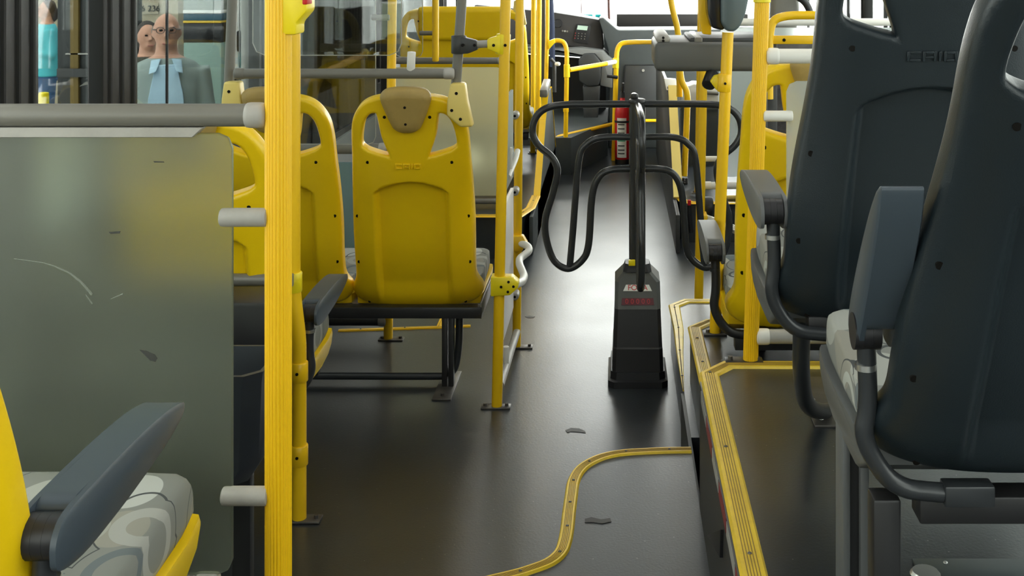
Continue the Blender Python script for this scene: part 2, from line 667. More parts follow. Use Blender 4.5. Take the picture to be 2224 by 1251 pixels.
def make_seat(shell_m, pan_m, e=0.0, flare=0.0, headrest=None, letters=True):
    root = bpy.data.objects.new("bus_seat", None)
    root.empty_display_size = .05
    COL.objects.link(root)
    BASE[root.name] = Vector((0, 0, 0))
    # --- shell
    half = [(p.x, p.y) for p in catmull([(x, y, 0) for x, y in OUT], 5)]
    half = [widen(p, e) if abs(p[0]) > .03 else p for p in half]
    outer = half + [(-x, y) for x, y in reversed(half[1:-1])]
    cr = [(p.x, p.y) for p in catmull([(x, y, 0) for x, y in CUT], 5, closed=True)]
    cr = [(x + e, y) for x, y in cr]
    cl = [(-x, y) for x, y in reversed(cr)]
    ul = frange(-.22 - e, .22 + e, .0125) + [s * (e + q) for s in (-1, 1) for q in (.108, .113, .118, .123, .128)]
    vl = frange(0.0, .74, .0135) + frange(.35, .47, .006)
    bm = sheet([outer, cr, cl], .012, .011, ul, vl)
    wmax = max(v.co.z for v in bm.verts)
    for v in bm.verts:
        u, y, w = v.co
        if w > wmax - 1e-4:
            au = max(0.0, abs(u) - e)
            top = .455 - 2.6 * au * au
            S = (1 - sstep(.108, .128, au)) * (1 - sstep(top - .016, top, y)) * sstep(-.02, .09, y)
            w -= .024 * S
        v.co = seat_map(u, y, w, e, flare)
    mb = MB()
    mb.bm.free()
    mb.bm = bm
    mb.build("backrest_shell", shell_m, root, sharp=60)
    wf = wmax
    # --- screws
    spots = [(.139, .52), (.074, .682), (.186, .32), (.187, .156)]
    for u, v in spots:
        for s in (-1, 1):
            q = MB()
            add_disc(q, s * (u + e), v, wf, .0055, e, flare)
            q.build("screw", HOLE, root)
    for u, v in ((0, -.014), (.165, -.006), (-.165, -.006)):
        q = MB()
        add_disc(q, u, v, wf, .005, e, flare)
        q.build("screw", HOLE, root)
    # --- raised letters
    if letters:
        q = MB()
        lw, lh, st = .0235, .0185, .0046
        x0 = -.047
        def bar(x, y, ww, hh):
            pts = [seat_map(x + a * ww, .509 + y + b * hh, wf - .002, e, flare) for a, b in ((0, 0), (1, 0), (1, 1), (0, 1))]
            q.prism(pts, NRM * .0062, .0008, 1)
        strokes = {"C": [(0, 0, st, lh), (st, 0, lw - st, st), (st, lh - st, lw - st, st)],
                   "A": [(0, 0, st, lh), (lw - st, 0, st, lh), (st, lh - st, lw - 2 * st, st), (st, lh * .32, lw - 2 * st, st * .8)],
                   "I": [(0, 0, st, lh)],
                   "O": [(0, 0, st, lh), (lw - st, 0, st, lh), (st, 0, lw - 2 * st, st), (st, lh - st, lw - 2 * st, st)]}
        for ch, ad in (("C", lw + .003), ("A", lw + .004), ("I", st + .004), ("O", lw)):
            for b in strokes[ch]:
                bar(x0 + b[0], b[1] - lh / 2, b[2], b[3])
            x0 += ad
        q.build("raised_lettering", shell_m, root)
    # --- backrest pad on the sitting side
    ro = [(p.x, p.y) for p in catmull([(x, y, 0) for x, y in [(0, .05), (.14, .05), (.172, .075), (.178, .2), (.172, .42), (.15, .505), (.08, .52), (0, .522)]], 4)]
    ro = [widen(p, e) if abs(p[0]) > .03 else p for p in ro]
    ol = ro + [(-x, y) for x, y in reversed(ro[1:-1])]
    bm = sheet([ol], .008, .014, frange(-.17 - e, .17 + e, .034), frange(.06, .5, .04))
    for v in bm.verts:
        v.co = seat_map(v.co.x, v.co.y, v.co.z - .036, e, flare)
    mb = MB()
    mb.bm.free()
    mb.bm = bm
    mb.build("backrest_pad", FABRIC, root, sharp=60)
    # --- headrest
    if headrest:
        ho = [(0, .790), (.045, .787), (.070, .778), (.083, .757), (.076, .725), (.052, .663), (.038, .643), (.018, .633), (0, .632)]
        if e > .1:
            ho = [(0, .775), (.05, .774), (.066, .768), (.072, .745), (.068, .70), (.066, .62), (.060, .58), (.04, .566), (0, .563)]
        ro = [(p.x, p.y) for p in catmull([(x, y, 0) for x, y in ho], 5)]
        ro = [widen(p, e) if abs(p[0]) > .015 else p for p in ro]
        ol = ro + [(-x, y) for x, y in reversed(ro[1:-1])]
        bm = sheet([ol], .004, .030, frange(-.08 - e, .08 + e, .02), frange(.58, .78, .02))
        wm = max(v.co.z for v in bm.verts)
        for v in bm.verts:
            v.co = seat_map(v.co.x, v.co.y, v.co.z * (.75 if v.co.z > 0 else .8) + .030, e, flare)
        mb = MB()
        mb.bm.free()
        mb.bm = bm
        hr = mb.build("headrest", headrest, root, sharp=60)
        for v in (.728, .670):
            q = MB()
            add_disc(q, 0, v, wm * .75 + .030, .0045, e, flare)
            q.build("screw", HOLE, hr)
    # --- seat pan and cushion
    hw = (.213 + e) * (1 + flare)
    def loaf(prof, hw, rnd=.03):
        c = Vector((0, sum(p[0] for p in prof) / len(prof), sum(p[1] for p in prof) / len(prof)))
        secs = []
        for t in (-1, -.985, -.95, -.88, -.5, 0, .5, .88, .95, .985, 1):
            k = 1 - rnd * (abs(t) ** 14) - (rnd * 1.6 if abs(t) == 1 else 0)
            secs.append([Vector((t * hw, c.y + (p[0] - c.y) * k, c.z + (p[1] - c.z) * k)) for p in prof])
        return secs
    cp = [(p.x, p.y) for p in catmull([(.02, .010, 0), (.03, .070, 0), (.15, .060, 0), (.30, .076, 0), (.385, .086, 0), (.422, .070, 0), (.434, .035, 0), (.415, .008, 0), (.25, -.004, 0), (.1, -.004, 0)], 4, closed=True)]
    MB().loft(loaf(cp, hw - .006, .16)).build("seat_cushion", FABRIC, root, sharp=70)
    pp = [(.045, -.020), (.045, .012), (.10, .004), (.25, .002), (.36, .006), (.408, .022), (.416, .008), (.40, -.02), (.36, -.040), (.28, -.052), (.1, -.050)]
    MB().loft(loaf(pp, hw + .004, .03)).build("seat_pan", pan_m, root, sharp=50)
    return root


def add_armrest(root, side, up=False, m=None, e=0.0, za=.19, metal=None, yo=0.0):
    """armrest pad on a pivot drum on a bent tube under the seat, in the seat's own coordinates"""
    m = m or GREYARM
    metal = metal or FRAME
    base = BASE[root.name]
    xa = side * (.257 + e)
    P = base + Vector((xa, yo, za))
    q = MB()
    q.tube([P, P + Vector((-side * .004, .0, -.10)), P + Vector((side * .006, 0, -za + .035)), P + Vector((side * -.035, .0, -za - .03)),
            P + Vector((-side * .10, 0, -za - .036))], .0125, 14, .04)
    q.box(P + Vector((min(-side * .10, -side * .165), -.014, -za - .05)), P + Vector((max(-side * .10, -side * .165), .014, -za - .022)), .003)
    tb = q.build("armrest_tube", metal, root)
    q = MB()
    q.cyl(P + Vector((0, 0, -.042)), P + Vector((0, 0, -.05)), .0142, .0142)
    q.build("tube_collar", SILVER if metal is FRAME else metal, tb)
    q = MB()
    for k in (-1, 0, 1):
        q.cyl(P + Vector((-.0065 + k * .0115 - .0005 + .0012, 0, .0)), P + Vector((.0055 + k * .0115, 0, 0)), .0235, .0235, 20)
    q.build("pivot_drum", BLACK, root)
    # pad: side outline in (forward, up)
    prof = [(-.022, -.030), (-.030, -.008), (-.026, .016), (-.006, .033), (.06, .038), (.16, .040), (.25, .036), (.305, .026), (.318, .018), (.312, .008), (.26, -.016), (.18, -.036), (.10, -.047), (.05, -.049), (.032, -.045),
            (.028, -.020), (.010, .010), (-.010, .006), (-.014, -.028)]
    hw = .0275
    def pad_pt(x, f, z):
        if up:
            f, z = -z * .85 + .004 - max(0, f) * .42, f * .68
            x += .012
        else:
            z *= .80 if z > 0 else .66
        return P + Vector((x, f, z))
    # outer cheeks follow the whole outline, the middle leaves a slot for the drum
    full = [(p.x, p.y) for p in catmull([(a, b, 0) for a, b in [(-.022, -.038), (-.031, -.008), (-.026, .016), (-.004, .033), (.06, .038), (.16, .040), (.25, .036), (.305, .026), (.318, .018), (.310, .006), (.26, -.016), (.18, -.036), (.10, -.048), (.03, -.052)]], 4, closed=True)]
    slot = [(p.x, p.y) for p in catmull([(a, b, 0) for a, b in [(.014, .022), (.024, .036), (.06, .038), (.16, .040), (.25, .036), (.305, .026), (.318, .018), (.310, .006), (.26, -.016), (.18, -.036), (.10, -.048), (.05, -.048), (.030, -.03), (.022, .0)]], 4, closed=True)]
    q = MB()
    def slab(pr, x0, x1, r0, r1):
        cx = (sum(p[0] for p in pr) / len(pr), sum(p[1] for p in pr) / len(pr))
        secs = []
        for x, k in ((x0, r0), (x0 + (x1 - x0) * .3, 1 if r0 < 1 else 1), (x0 + (x1 - x0) * .7, 1), (x1, r1)):
            kk = k
            secs.append([pad_pt(x, cx[0] + (p[0] - cx[0]) * (1 - (1 - kk) * .35), cx[1] + (p[1] - cx[1]) * kk) for p in pr])
        q.loft(secs)
    slab(full, -hw, -hw + .009, .86, 1)
    slab(slot, -hw + .009, hw - .009, 1, 1)
    slab(full, hw - .009, hw, 1, .86)
    q.build("armrest_pad", m, root, sharp=45)
    return root


def pedestal(root, x0, y0, zf, pts):
    """curved tube leg under a seat with its screwed foot plate"""
    base = BASE[root.name]


def place(o, loc, label, group, cat="seat"):
    o.location = loc
    BASE[o.name] = Vector(loc)
    return tag(o, label, cat, group)


yproto = make_seat(YEL, YEL, headrest=TAN)
GY = "yellow plastic bus seats"
seat_r = place(yproto, (-.685, 3.943, .286), "yellow seat back, fully in view, with brown headrest and aisle-side grab pole bracket", GY)
seat_m = place(copy_tree(yproto), (-1.134, 3.943, .286), "yellow seat beside the fully visible one, half hidden by the thick ribbed yellow pole", GY)
seat_0 = place(copy_tree(yproto), (-1.07, 3.05, .330), "yellow seat glimpsed between the frosted panel and the thick ribbed pole", GY)
seat_f = place(copy_tree(yproto), (-.815, 1.25, .64), "yellow seat edge with slate armrest at the bottom left corner", GY)
seat_y = place(copy_tree(yproto), (.525, 3.15, .465), "yellow seat behind the ribbed pole and the charcoal seats on the right", GY)
for s_ in (seat_m, seat_f):
    pass
add_armrest(seat_0, 1, m=DARKARM)
add_armrest(seat_f, 1, m=DARKARM, e=-.037, za=.218, yo=-.05)
add_armrest(seat_y, -1, metal=FRAMEB)
wproto = make_seat(YEL, YEL, e=.185, headrest=YEL, letters=False)
seat_g = place(wproto, (-.925, 7.05, .43), "extra wide yellow seat far ahead above the pale frosted panel", GY)
dproto = make_seat(DARK, GREYARM, flare=.16, headrest=DARK)
GD = "charcoal plastic bus seats"
seat_d = place(dproto, (.543, 2.115, .805), "charcoal seat back with raised lettering, behind the upright armrest", GD)
seat_e = place(copy_tree(dproto), (.585, 1.50, .80), "nearest charcoal seat, cut off by the right edge of the picture", GD)
add_armrest(seat_d, -1)
add_armrest(seat_e, -1, up=True, m=DARKARM, e=.004, za=.175)


def recline(root, deg):
    """tip the backrest of one seat further back about the seat's base"""
    for c in root.children:
        if c.name.startswith(("backrest", "headrest", "screw", "raised")):
            c.rotation_euler.x = math.radians(deg)


recline(seat_e, 9)
recline(seat_f, 8)
for c in seat_e.children:
    if c.name.startswith("armrest_pad"):
        c["label"] = "slate armrest pad folded upright"

for sx in (1,):
    bq = Vector((-.925 + .385 - .045, 6.86, .43 + .72))
    MB().prism([bq + Vector(p) for p in ((-.030, 0, .06), (.022, 0, .06), (.045, 0, -.085), (.012, 0, -.088), (-.022, 0, -.05), (-.036, 0, -.02))], (0, .04, 0), .006).build("pole_bracket", YPALE, seat_g)
    MB().cyl(bq + Vector((-.004, .02, .05)), bq + Vector((.004, .02, 1.1)), .0165).build("pole_stub", YPOLE, seat_g)
# ------------------------------------------------------------------ bus shell
ZC, ZB, ZA, ZN = .50, .335, .17, .20         # rear platform, two steps below it, raised rear aisle
XL, XR = -1.40, 1.25


def fl(name, m, poly, z0, z1, label=None):
    return struct(MB().prism([(x, y, z0) for x, y in poly], (0, 0, z1 - z0)).build(name, m, flat=True), label)


fl("floor", FLOOR, [(XL, -3), (XR, -3), (XR, 10.3), (XL, 10.3)], -.06, 0, "dark grey vinyl bus floor")
# S shaped edge of the raised rear aisle
spx = [(1508, 979), (1440, 980), (1361, 984), (1318, 991), (1290, 1001), (1268, 1014), (1254, 1029), (1245, 1049), (1241, 1075), (1236, 1112), (1231.5, 1152), (1226, 1180), (1216, 1203), (1192, 1223),
       (1150, 1239), (1108, 1251)]
sp = [G(x, y, ZN) for x, y in spx]
sp = [Vector((.190, sp[0].y))] + [Vector((p.x, p.y)) for p in sp[1:]]
sp += [Vector((-.35, sp[-1].y - .06))]
edge = [(p.x, p.y) for p in sp]
fl("floor_rear", FLOOR, edge + [(-.35, -3), (.19, -3)], 0, ZN, "raised grey rear aisle floor")
fl("platform_left", FLOOR, [(XL, -3), (-.36, -3), (-.36, 1.66), (XL, 1.66)], 0, .34)
fl("step_lowest", FLOOR, [(.20, 3.1), (XR, 3.1), (XR, 4.33), (.245, 4.34), (.20, 4.28)], 0, ZA)
fl("step_middle", FLOOR, [(.222, 2.6), (XR, 2.6), (XR, 3.56), (.27, 3.57), (.222, 3.50)], 0, ZB)
fl("step_upper", FLOOR, [(.196, -3), (XR, -3), (XR, 2.71), (.245, 2.72), (.196, 2.64)], 0, ZC)
fl("trim_riser", DWALL, [(.190, -3), (.200, -3), (.200, 3.42), (.190, 3.42)], 0, .168).data.materials[0] = mat("dark riser laminate", (.025, .025, .025), .5)
fl("platform_front_left", FLOOR, [(XL, 5.6), (-.47, 5.6), (-.412, 6.0), (-.412, 7.72), (XL, 7.72)], 0, .206)
fl("platform_front_right", FLOOR, [(.36, 5.92), (XR, 5.92), (XR, 8.6), (.31, 8.6), (.31, 6.05)], 0, .20)
fl("podium", BULK, [(-.31, 7.77), (-.07, 8.53), (-.07, 9.8), (XL, 9.8), (XL, 7.74)], 0, .25)


def nosing(name, path, w, z, label, lines=4, screws=6, m=None):
    t = MB().ribbon(path, w, z, .005)
    o = struct(t.build(name, m or YPOLE), label)
    P = [Vector((p[0], p[1])) for p in path]
    q = MB()
    wmid = (w[0] if isinstance(w, (list, tuple)) else w)
    for k in range(lines):
        off = (k - (lines - 1) / 2) * wmid * .11
        pts = []
        for i in range(len(P)):
            d = (P[min(i + 1, len(P) - 1)] - P[max(i - 1, 0)]).normalized()
            pts.append(P[i] + Vector((-d.y, d.x)) * off)
        q.ribbon(pts, .0016, z + .0048, .0008)
    q.build("grip_lines", GRIP, o)
    L = sum((P[i + 1] - P[i]).length for i in range(len(P) - 1))
    for k in range(screws):
        s = L * (k + .5) / screws
        for i in range(len(P) - 1):
            l = (P[i + 1] - P[i]).length
            if s <= l:
                p = P[i] + (P[i + 1] - P[i]) * (s / l)
                MB().ball((p.x, p.y, z + .0055), (.0038, .0038, .002), 10).build("screw", STEEL, o)
                break
            s -= l
    return o


GRIP = mat("worn grip lines", (.22, .13, .02), .6)
NOSE = mat("yellow step edge", (.82, .57, .03), .4, dirt=.4, dscale=16, dcol=(.30, .17, .03))
nosing("trim_1", [(p[0] * 1.0, p[1]) for p in [(q.x, q.y) for q in catmull([(x, y, 0) for x, y in edge], 3)]], .031, ZN, "S shaped yellow floor edging across the aisle", 5, 9, NOSE)
nosing("trim_2", [(.213, -2.0), (.213, 2.655), (.262, 2.715), (1.2, 2.705)], .044, ZC, "long yellow step edging of the upper platform", 5, 14, NOSE)
nosing("trim_3", [(.240, 2.9), (.236, 3.50), (.285, 3.56), (1.2, 3.55)], .042, ZB, "yellow edging of the middle step", 5, 8, NOSE)
nosing("trim_4", [(.198, 3.43), (.206, 3.78), (.214, 4.0), (.212, 4.27), (.262, 4.33), (1.2, 4.32)], [.004, .024, .036, .042, .042, .042], ZA, "yellow edging of the lowest step, tapering to a point", 4, 8, NOSE)
nosing("trim_5", [(-1.36, 5.6), (-.48, 5.6), (-.435, 5.78), (-.428, 6.08)], .05, .206, "yellow edging of the front left platform", 3, 5, YPOLE)
nosing("trim_6", [(1.2, 5.93), (.385, 5.93), (.345, 5.98), (.335, 6.05)], .05, .20, "yellow edging of the front right platform", 3, 4, YPOLE)
a, b = G(735, 719, 0), G(952, 712, 0)
c, d = G(1022, 709, 0), G(962, 690, 0)
nosing("trim_7", [(a.x, a.y), (b.x, b.y), (c.x, c.y)], .022, 0.0, "thin yellow strip on the floor under the seats", 1, 3, YPOLE)
nosing("trim_8", [(b.x, b.y), (d.x, d.y), (d.x + .05, d.y + .4)], .02, 0.0, "short yellow strip on the floor running forward", 1, 2, YPOLE)

# red and white reflective tape below the step edge, and the black wedge
q = MB()
TAPER = mat("dull red reflective tape", (.22, .012, .012), .4)
TAPEW = mat("dull white reflective tape", (.33, .32, .29), .4)
tape = struct(MB().box((.1900, -3, .2), (.1955, 2.64, .490), .001).build("trim_tape", mat("black riser laminate", (.017, .017, .017), .5)), "dark riser below the upper step edging")
for i, y0 in enumerate(frange(1.25, 2.45, .15)):
    MB().box((.1888, y0, .462), (.1902, y0 + .14, .487)).build("tape_segment", TAPER if i % 2 else TAPEW, tape)
wp = W(1553, 1163, 2.0)
tag(MB().prism([(.184, 2.36, .278), (.184, 2.05, .443), (.184, 2.065, .385)], (.012, 0, 0), .001).build("deflector_wedge", BLACK), "small black triangular wedge on the riser below the step edging", "wedge")

# left and right walls with their windows
def wall_side(side, X, pillars, segs, sill_m):
    t = .06 * (1 if X > 0 else -1)
    q = MB()
    y_prev = -3
    for (y0, y1, zb, zt) in segs:
        q.box((min(X, X + t), y0, -.35), (max(X, X + t), y1, zb))
        q.box((min(X, X + t), y0, zt), (max(X, X + t), y1, 2.36))
    w = struct(q.build("wall_" + side, WALLM, flat=True))
    p = MB()
    for y0, y1 in pillars:
        p.box((min(X + t * .5, X - t * .25), y0, .55), (max(X + t * .5, X - t * .25), y1, 2.3), .006)
        n = max(1, int((y1 - y0) / .06))
        for k in range(n):
            yy = y0 + (k + .5) * (y1 - y0) / n
            p.cyl((X - t * .25, yy, .55), (X - t * .25, yy, 2.3), .008, .008, 8)
    p.build("window_post", PILLAR, w)
    return w


pl_left = [(-3.0, -2.85), (-1.35, -1.2), (.55, .70), (2.30, 2.76), (3.105, 3.33), (4.46, 4.53), (6.95, 7.1), (9.2, 9.35), (10.2, 10.3)]
seg_left = [(-3, 4.36, .75, 2.0), (4.36, 7.0, .55, 2.0), (7.0, 9.2, .7, 2.0), (9.2, 10.3, .7, 2.0)]
wall_side("left", XL, pl_left, seg_left, WALLM)
pl_right = [(-3.0, -2.85), (-1.35, -1.2), (.45, .58), (2.2, 2.32), (3.55, 3.66), (3.95, 4.02), (5.15, 5.22), (5.75, 5.83), (6.9, 7.0), (8.4, 8.5), (10.2, 10.3)]
seg_right = [(-3, 7.0, .86, 2.0), (7.0, 8.45, .25, 2.0), (8.45, 10.3, .9, 2.0)]
wall_side("right", XR, pl_right, seg_right, WALLM)
n = 0
for side, X, pl, zb in (("l", XL - .03, pl_left, .75), ("r", XR + .03, pl_right, .86)):
    for (a0, a1), (b0, b1) in zip(pl[:-1], pl[1:]):
        n += 1
        z0 = zb
        gm = TINT
        if side == "l" and 4.3 < a1 < 6.9:
            z0, gm = .55, DTINT
        if side == "l" and 2.7 < a1 < 4.3:
            gm = MTINT
        if side == "l" and 7.0 < a1:
            z0 = .7
        if side == "r" and 6.9 < a1 < 8.4:
            z0, gm = .25, WGLASS
        if side == "r" and a1 > 8.4:
            z0 = .9
        o = MB().box((X - .003, a1, z0), (X + .003, b0, 2.0)).build("window_%d" % n, gm, flat=True)
        struct(o)
        q = MB()
        for zz in (z0 + .012, 1.98):
            q.box((X - .012, a1, zz - .014), (X + .012, b0, zz + .014))
        q.build("window_frame", PILLAR, o)
        if side == "r" or a1 in (3.33,):
            ym = a1 + (b0 - a1) * (.5 if side == "r" else .29)
            hb = .008 if side == "r" else .0035
            MB().box((X - hb, ym - hb, z0), (X + hb, ym + hb, 2.0)).build("sash_bar", PILLAR, o)
struct(MB().box((XL - .1, -3, 2.30), (XR + .1, 10.4, 2.36)).build("ceiling", CEIL, flat=True))
q = MB().box((XL - .06, -3.06, -.3), (XR + .06, -3.0, 1.1))
q.box((XL - .06, -3.06, 2.05), (XR + .06, -3.0, 2.36))
struct(q.build("wall_back", WALLM, flat=True))
struct(MB().box((XL, -3.04, 1.1), (XR, -3.03, 2.05)).build("window_rear", TINT, flat=True))
q = MB().box((XL - .06, 10.3, -.3), (XR + .06, 10.36, .80))
q.box((XL - .06, 10.3, 2.1), (XR + .06, 10.36, 2.36))
struct(q.build("wall_front", BULK, flat=True))
ws = struct(MB().box((XL, 10.32, .80), (XR, 10.326, 2.1)).build("window_windshield", WGLASS, flat=True), "bright windshield")
ps = MB()
for px, py0, py1, r in ((1320, -60, 42, .012), (1260, -60, 36, .004)):
    ps.cyl(W(px, -60, 10.45), W(px + 3, py1, 10.45), r)
ps.build("divider_post", mat("reddish brown post", (.16, .05, .04), .5), ws)
# added roof lamps out of view that brighten the interior, two long rows
for i, x in enumerate((-.62, .50)):
    for j, y in enumerate((-1.8, .4, 2.6, 4.8, 7.0)):
        lp = tag(MB().box((x - .075, y, 2.262), (x + .075, y + 1.7, 2.302), .006).build("added_ceiling_lamp", LAMP),
                 "added ceiling lamp, out of view, brightening the %s side of the aisle" % ("left", "right")[i], "lamp", "added ceiling lamps")

# ------------------------------------------------------------------ poles
GP = "yellow grab poles"


def pole(label, path, r, m=None, plate=None, clamps=(), ribs=False, top=True, group=GP, name="grab_pole", pm=None):
    """path: points from the base upwards"""
    path = [Vector(p) for p in path]
    if top:
        d = path[-1] - path[-2]
        path.append(path[-1] + d * ((2.3 - path[-1].z) / d.z))
    t = thing(name, path[0], label, "pole", group)
    q = MB()
    if ribs:
        q.tube(path, r, 192, 0, ribs=24, ribd=.0014)
    else:
        q.tube(path, r, 18, .05 if len(path) > 3 else 0)
    q.build("tube", m or YPOLE, t)
    if plate:
        sx, sy, dx = plate
        b = path[0]
        pl = MB().box((b.x + dx - sx, b.y - sy, b.z), (b.x + dx + sx, b.y + sy, b.z + .006), .002).build("base_plate", pm or STEEL, t)
        for s in (-1, 1):
            MB().cyl((b.x + dx + s * (sx - .013), b.y, b.z + .005), (b.x + dx + s * (sx - .013), b.y, b.z + .014), .007, .006, 6).build("bolt", STEEL, pl)
    for (p0, p1, rr, mm) in clamps:
        cl = MB().capped(p0, p1, rr, 20, .12).build("clamp", mm, t)
        c = (Vector(p0) + Vector(p1)) / 2
        MB().cyl(c + Vector((0, -rr + .001, 0)), c + Vector((0, -rr - .0015, 0)), .004, .004, 10).build("screw", HOLE, cl)
    return t


# 1 thick ribbed pole on the left
XP = (604.5 - CX) * 1.75 / F
p1 = pole("thick ribbed yellow pole in front, right of the big frosted panel", [(XP, 1.75, 0), (XP, 1.75, 2.0)], .0200, RIBY, (.06, .025, 0), ribs=True)
b1 = tag(MB().prism([W(x, y, 1.735) for x, y in ((597, -70), (666, -70), (666, 24), (643, 50), (643, 76), (597, 76))], (0, .05, 0), .004).build("stop_request_box", YBRIGHT),
         "bright yellow stop request box clamped high on the thick ribbed pole", "box")
MB().prism([W(x, y, 1.733) for x, y in ((656, -30), (667, -30), (667, 10), (656, 10))], (0, .03, 0), .002).build("stop_button", RED, b1)
# 2 kinked pole behind it
Y2 = 2.99
p2 = pole("kinked yellow pole beside the slate armrest, behind the thick ribbed pole", [W(650, 1130, Y2), W(650, 780, Y2), W(650, 735, Y2), W(637, 630, Y2), W(637, 560, Y2), W(637, 100, Y2)], .0182, YPOLE, (.045, .022, .012),
          [(W(650, 785, Y2), W(650, 828, Y2), .0225, YPOLE), (W(650, 965, Y2), W(650, 1010, Y2), .0225, YPOLE), (W(638, 590, Y2), W(638, 634, Y2), .0215, YBRIGHT)])
# 3, 4 panel poles by the aisle
p3 = pole("yellow pole nearest the aisle, right of the fully visible yellow seat", [W(1079, 885, 3.744), W(1098, 0, 3.744)], .0172, None, (.048, .02, -.003))
p4 = pole("yellow pole just behind the aisle pole, carrying the white crank handle", [W(1122, 755, 4.32), W(1129, 0, 4.32)], .0158, None, (.045, .02, .016))
p5 = pole("yellow pole behind the brown headrest of the fully visible seat", [W(843, 738, 4.41), W(852, 0, 4.41)], .0172, None, (.048, .02, .012))
p6 = pole("yellow pole behind the right turnstile wing, standing left of the ticket reader pole", [W(1517, 672, 4.8), W(1530, 0, 4.8)], .0185, None, (.04, .02, 0))
p6b = pole("thin yellow pole close behind the pole by the right turnstile wing", [W(1514, 420, 6.1), W(1521, 0, 6.1)], .014, None, (.03, .02, 0))
Y7 = 3.45
b7 = W(1553, 722, Y7)
b7.z = ZB
p7 = pole("yellow pole under the ticket reader", [b7, W(1581, 70, Y7)], .0172, None, (.035, .02, 0), [(W(1574.5, 160, Y7), W(1572.5, 200, Y7), .0205, YPOLE)], top=False)
Y8 = 2.74
b8 = W(1630, 787, Y8)
b8.z = ZC
p8 = pole("ribbed yellow pole on the right, standing on the step edging", [b8, W(1655, 0, Y8)], .0180, RIBY, (.045, .02, -.016), ribs=True, pm=FRAMEB)
MB().capped(W(1655, -40, Y8), W(1655, 6, Y8), .021, 20, .1).build("clamp", YBRIGHT, p8)
# far poles on the left platform
p9 = pole("left one of the two far yellow poles beside the extra wide seat", [(W(1157, 200, 7.4).x, 7.4, .206), W(1159, 0, 7.4)], .0165, None, (.03, .02, 0))
p10 = pole("right one of the two far yellow poles beside the extra wide seat", [(W(1169, 200, 7.6).x, 7.6, .206), W(1171, 0, 7.6)], .0175, None, (.03, .02, 0))
p11 = pole("slim yellow pole by the driver's grey post, ending in a white tip", [W(1186, 178, 7.8), W(1189, 60, 7.8), W(1189, 0, 7.8)], .014)
MB().capped(W(1186, 176, 7.8), W(1185, 206, 7.8), .017, 14, .6).build("end_cap", WHITEP, p11)
tag(MB().box(Vector((W(1176, 205, 7.9).x, 7.9, .25)), W(1184, -200, 7.9) + Vector((0, .05, 0)), .004).build("door_post", DWALL), "dark grey upright post beside the driver's place", "post")
tag(MB().tube([W(1200, 145, 8.6), W(1199, 60, 8.6), W(1196, 0, 8.6), W(1196, -150, 8.6)], .020, 12).build("driver_curtain", NAVY), "narrow navy curtain hanging beside the dashboard", "curtain")

# hooped pole and rails by the driver
Y9 = 7.8
hp = thing("hooped_pole", W(1227, 378, Y9), "yellow hooped pole in front of the dashboard", "pole")
MB().tube([W(1227, 378, Y9), W(1231, 150, Y9), W(1231, 92, Y9), W(1205, 86, Y9), W(1192, 100, Y9)], .0155, 16, .12).build("tube", YPOLE, hp)
MB().capped(W(1231, 168, Y9), W(1231, 140, Y9), .0215, 16, .1).build("clamp", YBRIGHT, hp)
MB().prism([W(x, y, Y9 - .03) for x, y in ((1190, 90), (1204, 84), (1206, 92), (1192, 108))], (0, .05, 0), .003).build("clamp", YBRIGHT, hp)
MB().capped(W(1229, 235, Y9), W(1229, 243, Y9), .019, 16, .1).build("collar", YPOLE, hp)
MB().box(W(1218, 381, Y9 - .03), W(1236, 378, Y9 + .03), .002).build("base_plate", STEEL, hp)
Y10 = 8.33
jp = thing("hooped_pole", W(1333, 348, Y10), "yellow hooped pole beside the fire extinguisher", "pole")
MB().tube([W(1333, 348, Y10), W(1338, 150, Y10), W(1340, 95, Y10), W(1372, 91, Y10), W(1428, 91, Y10 - .3)], .0180, 16, .14).build("tube", YPOLE, jp)
MB().capped(W(1337, 148, Y10), W(1337.5, 126, Y10), .023, 16, .1).build("clamp", YBRIGHT, jp)
MB().box(W(1324, 351, Y10 - .03), W(1342, 348, Y10 + .03), .002).build("base_plate", STEEL, jp)
cb = MB().capped(W(1318, 165, Y10 - .02), W(1342, 168, Y10 - .02), .012, 12, .4)
cb.build("door_catch", BLACK, jp)
br = thing("barrier_bar", W(1240, 152, Y9), "yellow barrier bar with white tip between the two hooped poles", "bar")
MB().tube([W(1236, 152, Y9), W(1318, 138, 8.2)], .0165, 14).build("tube", YPOLE, br)
MB().capped(W(1316, 138.5, 8.19), W(1336, 134, 8.31), .0175, 14, .3).build("tip", WHITEP, br)
MB().capped(W(1208, 139, 7.8), W(1214, 139, 7.75), .014, 12, .8).build("knob", WHITEP, br)
pr = tag(MB().tube([W(1205, 303, 7.82), W(1213, 297, 7.84), W(1345, 266, 8.52)], .0135, 12, .03).build("podium_rail", YPOLE), "low yellow rail along the driver's podium edge", "rail")
tag(MB().tube([W(1398, 262, 8.80), W(1442, 262, 8.80)], .0125, 12).build("bulkhead_rail", YPOLE), "short yellow rail on the bulkhead right of the turnstile post", "rail")

